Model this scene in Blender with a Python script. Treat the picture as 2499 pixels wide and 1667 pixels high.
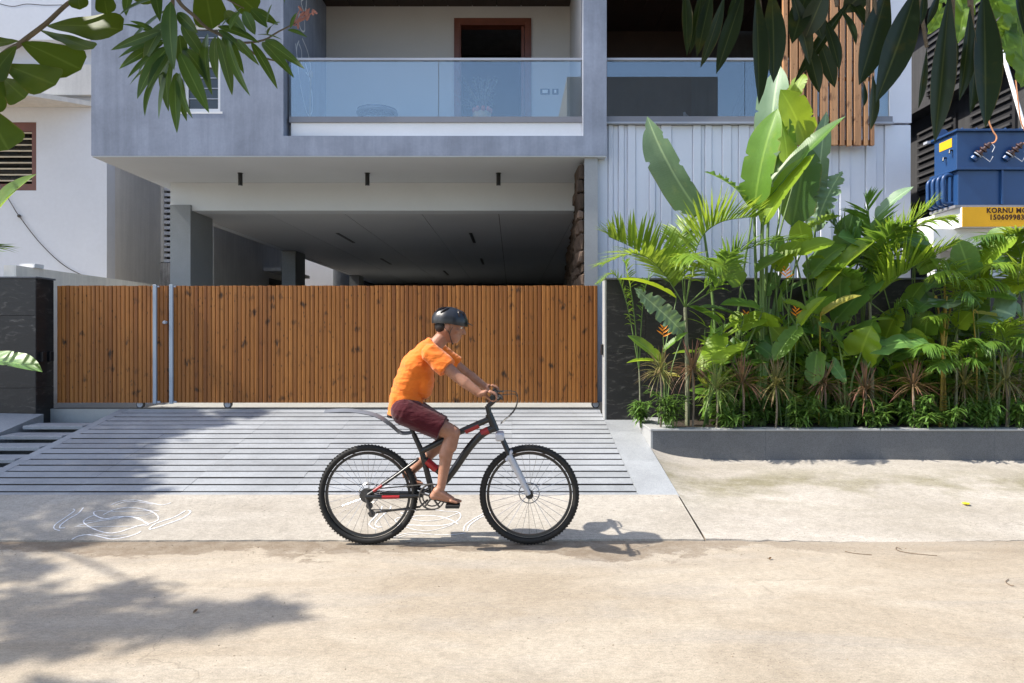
import bpy, bmesh, math, random
from mathutils import Vector, Matrix, Euler, Quaternion
R = math.radians
rnd = random.Random(7)
sc = bpy.context.scene
for o in list(bpy.data.objects):
    bpy.data.objects.remove(o)

# ---------------------------------------------------------------- camera
F = 1666.0; VX = 1250.0; VY = 815.0; CH = 1.48       # focal length and vanishing point in photo pixels, eye height
cam = bpy.data.cameras.new('camera')
cam.lens = 24.0; cam.sensor_width = 36.0; cam.sensor_fit = 'HORIZONTAL'
cam.shift_y = -18.5 / 2499.0
cam.clip_start = 0.05; cam.clip_end = 1000
co = bpy.data.objects.new('camera', cam); sc.collection.objects.link(co)
co.location = (0, 0, CH); co.rotation_euler = (R(90), 0, 0)
sc.camera = co

# ---------------------------------------------------------------- sky and sun
SUN_EL = 48.7; SUN_AZ = 4.5                           # sun from the left, 4.5 degrees on the street side of the facade plane
w = bpy.data.worlds.new('World'); sc.world = w; w.use_nodes = True
nt = w.node_tree
sky = nt.nodes.new('ShaderNodeTexSky'); sky.sky_type = 'NISHITA'; sky.sun_disc = False
sky.sun_elevation = R(SUN_EL); sky.sun_rotation = R(270 - SUN_AZ)
sky.air_density = 1.0; sky.dust_density = 1.6; sky.ozone_density = 1.4
bg = nt.nodes['Background']; bg.inputs['Strength'].default_value = 0.15
nt.links.new(sky.outputs[0], bg.inputs['Color'])
sl = bpy.data.lights.new('sun', 'SUN'); sl.energy = 3.7; sl.angle = R(0.55); sl.color = (1.0, 0.94, 0.84)
so = bpy.data.objects.new('sun', sl); sc.collection.objects.link(so)
sd = Vector((math.cos(R(SUN_EL)) * math.cos(R(SUN_AZ)), math.cos(R(SUN_EL)) * math.sin(R(SUN_AZ)), -math.sin(R(SUN_EL))))
so.rotation_euler = sd.to_track_quat('-Z', 'Y').to_euler(); so.location = (-8, -2, 12)
vs = sc.view_settings
vs.view_transform = 'Standard'; vs.look = 'None'; vs.gamma = 1.0; vs.use_curve_mapping = False; vs.exposure = 1.24
sc.render.engine = 'CYCLES'
cy = sc.cycles
cy.use_denoising = True; cy.max_bounces = 8; cy.diffuse_bounces = 5; cy.glossy_bounces = 4
cy.transmission_bounces = 4; cy.transparent_max_bounces = 16; cy.caustics_reflective = False; cy.caustics_refractive = False

# ---------------------------------------------------------------- helpers
def at(x, y, D):
    'point at depth D whose photo pixel is x, y'
    return Vector(((x - VX) / F * D, D, CH - (y - VY) / F * D))
def xat(x, D): return (x - VX) / F * D
def zat(y, D): return CH - (y - VY) / F * D

C = sc.collection
def link(o): C.objects.link(o); return o
def tag(o, label=None, cat=None, group=None, kind=None):
    if label: o['label'] = label
    if cat: o['category'] = cat
    if group: o['group'] = group
    if kind: o['kind'] = kind
    return o
def thing(name, label, cat, loc=(0, 0, 0), group=None):
    o = bpy.data.objects.new(name, None); link(o); o.location = loc; o.empty_display_size = 0.1
    return tag(o, label, cat, group)
ROOTS = {}
def attach(o, parent):
    o.parent = parent
    if parent is not None:
        L = Vector(parent.location)
        p = parent
        m = Matrix.Translation(L)
        while p.parent is not None:
            m = ROOTS.get(p.name, Matrix.Identity(4)); break
        o.matrix_parent_inverse = m.inverted()
        ROOTS[o.name] = Matrix.LocRotScale(o.location, o.rotation_euler.to_quaternion(), o.scale)
    return o

class MB:
    'collects geometry in world coordinates and links it as one mesh object'
    def __init__(s): s.v = []; s.f = []; s.uv = None
    def add(s, vs, fs):
        n = len(s.v); s.v += [tuple(p) for p in vs]; s.f += [tuple(i + n for i in f) for f in fs]; return s
    def box(s, x0, x1, y0, y1, z0, z1, b=0.0):
        if x0 > x1: x0, x1 = x1, x0
        if y0 > y1: y0, y1 = y1, y0
        if z0 > z1: z0, z1 = z1, z0
        if b <= 0:
            vs = [(x, y, z) for z in (z0, z1) for y in (y0, y1) for x in (x0, x1)]
            fs = [(0, 2, 3, 1), (4, 5, 7, 6), (0, 1, 5, 4), (2, 6, 7, 3), (0, 4, 6, 2), (1, 3, 7, 5)]
            return s.add(vs, fs)
        # chamfered box
        vs = []; idx = {}
        for sx in (0, 1):
            for sy in (0, 1):
                for sz in (0, 1):
                    c = ((x0, x1)[sx], (y0, y1)[sy], (z0, z1)[sz]); d = (b * (1 - 2 * sx), b * (1 - 2 * sy), b * (1 - 2 * sz))
                    for k in range(3):
                        p = list(c)
                        for j in range(3):
                            if j != k: p[j] += d[j]
                        idx[(sx, sy, sz, k)] = len(vs); vs.append(tuple(p))
        fs = []
        g = lambda a, b_, c, k: idx[(a, b_, c, k)]
        for sx in (0, 1):
            fs.append([g(sx, 0, 0, 0), g(sx, 1, 0, 0), g(sx, 1, 1, 0), g(sx, 0, 1, 0)][::1 if sx else -1])
        for sy in (0, 1):
            fs.append([g(0, sy, 0, 1), g(0, sy, 1, 1), g(1, sy, 1, 1), g(1, sy, 0, 1)][::1 if sy else -1])
        for sz in (0, 1):
            fs.append([g(0, 0, sz, 2), g(1, 0, sz, 2), g(1, 1, sz, 2), g(0, 1, sz, 2)][::1 if sz else -1])
        for a in (0, 1):
            for c in (0, 1):
                fs.append([g(a, c, 0, 0), g(a, c, 0, 1), g(a, c, 1, 1), g(a, c, 1, 0)])
                fs.append([g(a, 0, c, 0), g(a, 0, c, 2), g(a, 1, c, 2), g(a, 1, c, 0)])
                fs.append([g(0, a, c, 1), g(0, a, c, 2), g(1, a, c, 2), g(1, a, c, 1)])
        for sx in (0, 1):
            for sy in (0, 1):
                for sz in (0, 1): fs.append([g(sx, sy, sz, 0), g(sx, sy, sz, 1), g(sx, sy, sz, 2)])
        return s.add(vs, fs)
    def quad(s, a, b, c, d): return s.add([a, b, c, d], [(0, 1, 2, 3)])
    def tube(s, pts, rad, n=8, cap=True, flat=1.0, up=None):
        pts = [Vector(p) for p in pts]; m = len(pts)
        if not hasattr(rad, '__len__'): rad = [rad] * m
        vs = []; prev = None
        for i, p in enumerate(pts):
            t = (pts[min(i + 1, m - 1)] - pts[max(i - 1, 0)])
            t = t.normalized() if t.length > 1e-9 else Vector((0, 0, 1))
            if prev is None:
                a = Vector(up) if up is not None else (Vector((0, 0, 1)) if abs(t.z) < 0.9 else Vector((1, 0, 0)))
                u = (a - t * a.dot(t)).normalized()
            else:
                u = (prev - t * prev.dot(t)); u = u.normalized() if u.length > 1e-6 else prev
            prev = u; v = t.cross(u)
            for k in range(n):
                an = 2 * math.pi * k / n
                vs.append(p + (u * math.cos(an) * flat + v * math.sin(an)) * rad[i])
        fs = [(i * n + k, i * n + (k + 1) % n, (i + 1) * n + (k + 1) % n, (i + 1) * n + k) for i in range(m - 1) for k in range(n)]
        if cap: fs += [tuple(range(n))[::-1], tuple((m - 1) * n + k for k in range(n))]
        return s.add(vs, fs)
    def cyl(s, c, axis, r, h, n=16, r2=None):
        c = Vector(c); a = Vector(axis).normalized()
        return s.tube([c - a * h / 2, c + a * h / 2], [r, r if r2 is None else r2], n)
    def torus(s, c, axis, R_, r, n=40, m=8, a0=0, a1=2 * math.pi):
        c = Vector(c); a = Vector(axis).normalized(); u = a.orthogonal().normalized(); v = a.cross(u)
        vs = []; fs = []
        for i in range(n):
            t = 2 * math.pi * i / n; d = u * math.cos(t) + v * math.sin(t)
            for j in range(m):
                q = 2 * math.pi * j / m
                vs.append(c + d * (R_ + r * math.cos(q)) + a * r * math.sin(q))
        for i in range(n):
            for j in range(m):
                fs.append((i * m + j, ((i + 1) % n) * m + j, ((i + 1) % n) * m + (j + 1) % m, i * m + (j + 1) % m))
        return s.add(vs, fs)
    def lathe(s, c, prof, n=24, axis=(0, 0, 1)):
        c = Vector(c); a = Vector(axis).normalized(); u = a.orthogonal().normalized(); v = a.cross(u)
        vs = []; m = len(prof)
        for (r, h) in prof:
            for k in range(n):
                t = 2 * math.pi * k / n; vs.append(c + a * h + (u * math.cos(t) + v * math.sin(t)) * r)
        fs = [(i * n + k, i * n + (k + 1) % n, (i + 1) * n + (k + 1) % n, (i + 1) * n + k) for i in range(m - 1) for k in range(n)]
        fs += [tuple(range(n))[::-1], tuple((m - 1) * n + k for k in range(n))]
        return s.add(vs, fs)
    def ell(s, c, r, n=16, m=10, rot=None):
        c = Vector(c); vs = []; fs = []
        for i in range(m + 1):
            a = math.pi * i / m
            for k in range(n):
                t = 2 * math.pi * k / n
                p = Vector((r[0] * math.sin(a) * math.cos(t), r[1] * math.sin(a) * math.sin(t), r[2] * math.cos(a)))
                if rot is not None: p = rot @ p
                vs.append(c + p)
        for i in range(m):
            for k in range(n): fs.append((i * n + k, (i + 1) * n + k, (i + 1) * n + (k + 1) % n, i * n + (k + 1) % n))
        return s.add(vs, fs)
    def prism(s, poly, y0, y1):
        'polygon in x,z extruded along y'
        n = len(poly)
        vs = [(x, y0, z) for x, z in poly] + [(x, y1, z) for x, z in poly]
        fs = [tuple(range(n)), tuple(range(n, 2 * n))[::-1]] + [(i, i + n, (i + 1) % n + n, (i + 1) % n) for i in range(n)]
        return s.add(vs, fs)
    def wall(s, x0, x1, z0, z1, y0, y1, holes=()):
        'wall in the x,z plane with rectangular holes'
        xs = sorted(set([x0, x1] + [h[0] for h in holes] + [h[1] for h in holes])); zs = sorted(set([z0, z1] + [h[2] for h in holes] + [h[3] for h in holes]))
        xs = [x for x in xs if x0 <= x <= x1]; zs = [z for z in zs if z0 <= z <= z1]
        solid = lambda i, j: 0 <= i < len(xs) - 1 and 0 <= j < len(zs) - 1 and not any(h[0] <= (xs[i] + xs[i + 1]) / 2 <= h[1] and h[2] <= (zs[j] + zs[j + 1]) / 2 <= h[3] for h in holes)
        for i in range(len(xs) - 1):
            for j in range(len(zs) - 1):
                if not solid(i, j): continue
                a, b, c, d = xs[i], xs[i + 1], zs[j], zs[j + 1]
                s.quad((a, y0, c), (b, y0, c), (b, y0, d), (a, y0, d)); s.quad((b, y1, c), (a, y1, c), (a, y1, d), (b, y1, d))
                if not solid(i - 1, j): s.quad((a, y1, c), (a, y0, c), (a, y0, d), (a, y1, d))
                if not solid(i + 1, j): s.quad((b, y0, c), (b, y1, c), (b, y1, d), (b, y0, d))
                if not solid(i, j - 1): s.quad((a, y1, c), (b, y1, c), (b, y0, c), (a, y0, c))
                if not solid(i, j + 1): s.quad((a, y0, d), (b, y0, d), (b, y1, d), (a, y1, d))
        return s
    def mesh(s, name, smooth=False):
        me = bpy.data.meshes.new(name); me.from_pydata(s.v, [], s.f); me.validate()
        bm = bmesh.new(); bm.from_mesh(me); bmesh.ops.remove_doubles(bm, verts=bm.verts, dist=1e-5)
        bmesh.ops.recalc_face_normals(bm, faces=bm.faces); bm.to_mesh(me); bm.free()
        if smooth:
            me.shade_smooth()
            me.set_sharp_from_angle(angle=R(40))
        return me
    def build(s, name, material, parent=None, smooth=False, kind=None):
        me = s.mesh(name, smooth); me.materials.append(material)
        o = bpy.data.objects.new(name, me); link(o)
        if kind: o['kind'] = kind
        return attach(o, parent) if parent is not None else o
def inst(name, me, parent, loc=(0, 0, 0), rot=(0, 0, 0), scale=(1, 1, 1)):
    o = bpy.data.objects.new(name, me); link(o)
    o.location = loc; o.rotation_euler = rot; o.scale = scale
    return attach(o, parent) if parent is not None else o

# ---------------------------------------------------------------- materials
class NT:
    def __init__(s, name):
        s.m = bpy.data.materials.new(name); s.m.use_nodes = True; s.t = s.m.node_tree; s.n = s.t.nodes
        s.b = s.n['Principled BSDF']; s.out = s.n['Material Output']
        s._pos = None
    def new(s, ty, **kw):
        n = s.n.new(ty)
        for k, v in kw.items():
            if k.startswith('i_'): n.inputs[k[2:].replace('_', ' ')].default_value = v
            else: setattr(n, k, v)
        return n
    def lk(s, a, b): s.t.links.new(a, b)
    def pos(s):
        if s._pos is None: s._pos = s.new('ShaderNodeNewGeometry').outputs['Position']
        return s._pos
    def obj(s): return s.new('ShaderNodeTexCoord').outputs['Object']
    def scaled(s, vec, sx, sy, sz):
        m = s.new('ShaderNodeMapping'); m.inputs['Scale'].default_value = (sx, sy, sz); s.lk(vec, m.inputs['Vector']); return m.outputs[0]
    def noise(s, vec, scale, detail=6, rough=0.6, dist=0.0):
        n = s.new('ShaderNodeTexNoise'); n.inputs['Scale'].default_value = scale; n.inputs['Detail'].default_value = detail
        n.inputs['Roughness'].default_value = rough; n.inputs['Distortion'].default_value = dist; s.lk(vec, n.inputs['Vector']); return n.outputs['Fac']
    def ramp(s, fac, stops):
        r = s.new('ShaderNodeValToRGB'); e = r.color_ramp.elements
        while len(e) < len(stops): e.new(0.5)
        for el, (p, c) in zip(e, stops):
            el.position = p; el.color = (c, c, c, 1) if not hasattr(c, '__len__') else (*c, 1)
        s.lk(fac, r.inputs[0]); return r.outputs[0]
    def mix(s, fac, a, b, mode='MIX'):
        m = s.new('ShaderNodeMix', data_type='RGBA', blend_type=mode)
        for sock, v in ((m.inputs[0], fac), (m.inputs[6], a), (m.inputs[7], b)):
            if isinstance(v, (int, float)): sock.default_value = v
            elif isinstance(v, tuple): sock.default_value = (*v, 1)
            else: s.lk(v, sock)
        return m.outputs[2]
    def math(s, op, a, b=0.0):
        m = s.new('ShaderNodeMath', operation=op)
        for sock, v in ((m.inputs[0], a), (m.inputs[1], b)):
            if isinstance(v, (int, float)): sock.default_value = v
            else: s.lk(v, sock)
        return m.outputs[0]
    def rand(s): return s.new('ShaderNodeObjectInfo').outputs['Random']
    def bump(s, h, strength, dist=0.01, prev=None):
        b = s.new('ShaderNodeBump'); b.inputs['Strength'].default_value = strength; b.inputs['Distance'].default_value = dist
        s.lk(h, b.inputs['Height'])
        if prev is not None: s.lk(prev, b.inputs['Normal'])
        return b.outputs[0]
    def fin(s, col=None, rough=None, normal=None, spec=None, metal=None):
        B = s.b.inputs
        for k, v in (('Base Color', col), ('Roughness', rough), ('Normal', normal), ('Specular IOR Level', spec), ('Metallic', metal)):
            if v is None: continue
            if isinstance(v, (int, float)): B[k].default_value = v
            elif isinstance(v, tuple): B[k].default_value = (*v, 1)
            else: s.lk(v, B[k])
        return s.m

def paint(name, col, rough=0.6, mott=0.12, scale=1.6, fine=0.06, bump=0.12, spec=0.35, metal=0.0, streak=0.0, rv=0.0):
    t = NT(name); p = t.pos()
    n1 = t.noise(p, scale, 7, 0.62, 0.4); n2 = t.noise(p, scale * 22, 4, 0.6)
    c = t.mix(1.0, col, t.ramp(n1, [(0.28, 1 - mott), (0.72, 1 + mott * 0.4)]), 'MULTIPLY')
    c = t.mix(1.0, c, t.ramp(n2, [(0.3, 1 - fine), (0.7, 1.0)]), 'MULTIPLY')
    if streak:
        n3 = t.noise(t.scaled(p, 5, 5, 0.35), 2.0, 6, 0.65)
        c = t.mix(1.0, c, t.ramp(n3, [(0.42, 1 - streak), (0.6, 1.0)]), 'MULTIPLY')
    if rv:
        c = t.mix(1.0, c, t.ramp(t.rand(), [(0, 1 - rv), (1, 1.0)]), 'MULTIPLY')
    return t.fin(c, rough, t.bump(n2, bump, 0.004) if bump else None, spec, metal)

def granite(name, col, rough=0.55, speck=0.35, rv=0.12, dirt=0.15, spec=0.4, bump=0.2):
    t = NT(name); p = t.pos()
    n = t.noise(p, 120, 4, 0.75); n2 = t.noise(p, 2.2, 6, 0.6, 0.5); n3 = t.noise(p, 28, 4, 0.6)
    c = t.mix(1.0, col, t.ramp(n, [(0.32, 1 - speck), (0.5, 1.0), (0.72, 1 + speck * 0.5)]), 'MULTIPLY')
    c = t.mix(1.0, c, t.ramp(n2, [(0.3, 1 - dirt), (0.65, 1.0)]), 'MULTIPLY')
    c = t.mix(1.0, c, t.ramp(n3, [(0.3, 1 - dirt * 0.6), (0.7, 1.0)]), 'MULTIPLY')
    c = t.mix(1.0, c, t.ramp(t.rand(), [(0, 1 - rv), (1, 1.0)]), 'MULTIPLY')
    return t.fin(c, rough, t.bump(n, bump, 0.003), spec)

M = {}
M['grey_plaster'] = paint('grey_plaster', (0.29, 0.325, 0.405), 0.75, 0.30, 1.3, 0.10, 0.25, streak=0.13)
M['white_paint'] = paint('white_paint', (0.76, 0.76, 0.76), 0.7, 0.06, 1.2, 0.03, 0.08)
M['balcony_paint'] = paint('balcony_paint', (0.50, 0.49, 0.48), 0.75, 0.06, 1.2, 0.03, 0.08)
M['soffit_paint'] = paint('soffit_paint', (0.58, 0.62, 0.655), 0.85, 0.05, 0.9, 0.02, 0.05)
M['ceiling_paint'] = paint('ceiling_paint', (0.50, 0.525, 0.545), 0.6, 0.05, 0.9, 0.02, 0.03)
M['white_metal'] = paint('white_metal', (0.66, 0.68, 0.74), 0.45, 0.05, 2.0, 0.02, 0.03, 0.4, rv=0.06)
M['grey_metal'] = paint('grey_metal', (0.36, 0.38, 0.43), 0.4, 0.08, 3.0, 0.03, 0.03, 0.5)
M["steel_post"] = paint("steel_post", (0.30, 0.36, 0.42), 0.4, 0.08, 3.0, 0.03, 0.03, 0.5)
M['dark_metal'] = paint('dark_metal', (0.08, 0.075, 0.07), 0.5, 0.2, 5.0, 0.1, 0.1)
M['black_metal'] = paint('black_metal', (0.012, 0.012, 0.013), 0.4, 0.1, 5.0, 0.02, 0.02)
M['rail_metal'] = paint('rail_metal', (0.20, 0.20, 0.22), 0.35, 0.08, 4.0, 0.02, 0.02, 0.5)
M['old_wall'] = paint('old_wall', (0.64, 0.66, 0.70), 0.85, 0.07, 0.7, 0.04, 0.2)
M['old_side_wall'] = paint('old_side_wall', (0.66, 0.64, 0.60), 0.85, 0.10, 1.3, 0.06, 0.25, streak=0.08)
M['cream_wall'] = paint('cream_wall', (0.88, 0.82, 0.72), 0.85, 0.08, 1.3, 0.05, 0.2, streak=0.1)
M['stained_wall'] = paint('stained_wall', (0.6, 0.58, 0.56), 0.9, 0.55, 3.0, 0.3, 0.3, streak=0.6)
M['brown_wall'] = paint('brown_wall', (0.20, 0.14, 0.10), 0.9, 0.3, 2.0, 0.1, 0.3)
M['granite_ramp'] = granite('granite_ramp', (0.33, 0.345, 0.365), 0.5, 0.30, 0.16, 0.2)
M['granite_grey'] = granite('granite_grey', (0.135, 0.14, 0.148), 0.5, 0.5, 0.08, 0.18)
M['granite_pale'] = granite('granite_pale', (0.36, 0.365, 0.365), 0.55, 0.18, 0.06, 0.12)
M['granite_col'] = granite('granite_col', (0.22, 0.235, 0.245), 0.45, 0.35, 0.0, 0.1)
M['floor_stone'] = granite('floor_stone', (0.40, 0.40, 0.385), 0.5, 0.12, 0.0, 0.12)
M['gap_dark'] = paint('gap_dark', (0.05, 0.043, 0.038), 0.95, 0.3, 9.0, 0.3, 0.3)
M['soil'] = paint('soil', (0.045, 0.032, 0.022), 0.95, 0.5, 12.0, 0.4, 0.9)
M['red_wood'] = paint('red_wood', (0.16, 0.045, 0.022), 0.4, 0.3, 4.0, 0.1, 0.1, 0.5)
M['dark_wood'] = paint('dark_wood', (0.035, 0.018, 0.012), 0.5, 0.3, 3.0, 0.2, 0.1, 0.4)
M['grille'] = paint('grille', (0.55, 0.48, 0.36), 0.6, 0.2, 6.0, 0.1, 0.1)
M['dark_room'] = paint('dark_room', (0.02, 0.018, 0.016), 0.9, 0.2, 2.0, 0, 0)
M['pane_dark'] = paint('pane_dark', (0.03, 0.035, 0.035), 0.12, 0.4, 6.0, 0.2, 0.0, 0.6)
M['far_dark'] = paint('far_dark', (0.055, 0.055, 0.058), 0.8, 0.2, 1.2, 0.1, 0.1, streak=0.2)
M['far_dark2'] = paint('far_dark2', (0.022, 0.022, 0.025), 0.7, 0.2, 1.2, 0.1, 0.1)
M['opposite'] = paint('opposite', (0.24, 0.235, 0.23), 0.9, 0.12, 1.0, 0.05, 0.1, streak=0.1)

def black_stone(name):
    t = NT(name); p = t.pos(); r = t.rand()
    off = t.new('ShaderNodeVectorMath', operation='MULTIPLY_ADD')
    cmb = t.new('ShaderNodeCombineXYZ'); t.lk(r, cmb.inputs[0]); t.lk(t.math('MULTIPLY', r, 7.3), cmb.inputs[2]); t.lk(cmb.outputs[0], off.inputs[0])
    off.inputs[1].default_value = (13, 5, 17); t.lk(p, off.inputs[2]); q = off.outputs[0]
    wv = t.new('ShaderNodeTexWave', wave_type='BANDS', bands_direction='Z'); wv.inputs['Scale'].default_value = 2.2; wv.inputs['Distortion'].default_value = 22
    wv.inputs['Detail'].default_value = 5; wv.inputs['Detail Scale'].default_value = 1.4; t.lk(t.scaled(q, 0.8, 0.8, 1.6), wv.inputs['Vector'])
    n = t.noise(t.scaled(q, 1.2, 1.2, 4), 3.5, 8, 0.7, 1.2); n2 = t.noise(p, 60, 4, 0.7)
    v = t.math('MULTIPLY', t.math('MULTIPLY', t.ramp(wv.outputs['Fac'], [(0.6, 0.0), (0.95, 0.7), (1, 1.0)]), t.ramp(n, [(0.50, 0.0), (0.74, 1.0)])), t.ramp(t.noise(q, 1.1, 3, 0.5), [(0.38, 0.0), (0.6, 1.0)]))
    c = t.mix(v, (0.017, 0.016, 0.0165), (0.22, 0.195, 0.175))
    c = t.mix(t.ramp(n, [(0.5, 0.0), (0.85, 0.35)]), c, (0.09, 0.082, 0.075))
    c = t.mix(t.ramp(n2, [(0.62, 0.0), (0.8, 0.25)]), c, (0.2, 0.19, 0.18))
    return t.fin(c, t.ramp(n2, [(0.2, 0.32), (0.8, 0.5)]), t.bump(n, 0.25, 0.01), 0.4)
M['black_stone'] = black_stone('black_stone')

def slat_wood(name, base, dark, pale=0.25):
    t = NT(name); p = t.pos(); r = t.rand()
    add = t.new('ShaderNodeVectorMath', operation='ADD'); cmb = t.new('ShaderNodeCombineXYZ')
    t.lk(t.math('MULTIPLY', r, 31.0), cmb.inputs[2]); t.lk(cmb.outputs[0], add.inputs[0]); t.lk(p, add.inputs[1])
    grain = t.noise(t.scaled(add.outputs[0], 42, 42, 1.7), 2.2, 6, 0.6, 0.8)
    # knots run across the ribs milled from one board
    vx = t.new('ShaderNodeTexVoronoi', feature='F1'); vx.inputs['Scale'].default_value = 1.0; vx.inputs['Randomness'].default_value = 1.0
    wob = t.noise(p, 9, 3, 0.5)
    q = t.scaled(p, 6.5, 0.0, 6.8)
    sh = t.new('ShaderNodeVectorMath', operation='MULTIPLY_ADD'); sh.inputs[1].default_value = (0.5, 0.0, 1.1)
    cw = t.new('ShaderNodeCombineXYZ'); t.lk(wob, cw.inputs[0]); t.lk(t.noise(t.scaled(p, 20, 1, 3), 2, 2), cw.inputs[2])
    t.lk(cw.outputs[0], sh.inputs[0]); t.lk(q, sh.inputs[2]); t.lk(sh.outputs[0], vx.inputs['Vector'])
    kd = t.math('ADD', vx.outputs['Distance'], t.math('MULTIPLY', t.math('SUBTRACT', t.noise(t.scaled(p, 1.6, 1, 0.8), 22, 3, 0.6), 0.5), 0.42))
    knot = t.ramp(kd, [(0.05, 1.0), (0.16, 0.7), (0.30, 0.0)])
    kgate = t.ramp(vx.outputs['Color'], [(0.10, 0.0), (0.5, 1.0)])
    vp = t.new('ShaderNodeTexVoronoi', feature='F1'); vp.inputs['Scale'].default_value = 1.0
    t.lk(t.scaled(add.outputs[0], 26, 0, 11), vp.inputs['Vector'])
    pin = t.ramp(vp.outputs['Distance'], [(0.08, 1.0), (0.22, 0.0)]); pgate = t.ramp(vp.outputs['Color'], [(0.45, 0.0), (0.5, 0.8)])
    c = t.mix(t.ramp(grain, [(0.3, 0.0), (0.7, 1.0)]), tuple(x * 0.62 for x in base), base)
    c = t.mix(t.ramp(r, [(0, 0.0), (0.3, 0.12), (0.7, 0.55), (1, 1.0)]), c, (base[0] * .48, base[1] * .42, base[2] * .42))
    big = t.noise(t.scaled(p, 1.0, 1, 0.6), 1.2, 3, 0.5)
    c = t.mix(t.ramp(t.noise(t.scaled(add.outputs[0], 30, 30, 0.5), 1.0, 3, 0.5), [(0.52, 0.0), (0.7, 0.55)]), c, (base[0] * 1.25, base[1] * 1.4, base[2] * 1.7))
    c = t.mix(t.ramp(big, [(0.45, 0.0), (0.8, pale)]), c, (base[0] * 1.15, base[1] * 1.3, base[2] * 1.6))
    c = t.mix(t.math('MULTIPLY', t.math('MULTIPLY', knot, kgate), 1.0), c, dark)
    c = t.mix(t.math('MULTIPLY', pin, pgate), c, dark)
    return t.fin(c, 0.5, t.bump(grain, 0.25, 0.003), 0.35)
M['slat_wood'] = slat_wood('slat_wood', (0.37, 0.138, 0.027), (0.026, 0.010, 0.004))
M['screen_wood'] = slat_wood('screen_wood', (0.56, 0.29, 0.13), (0.09, 0.035, 0.015))

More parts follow.
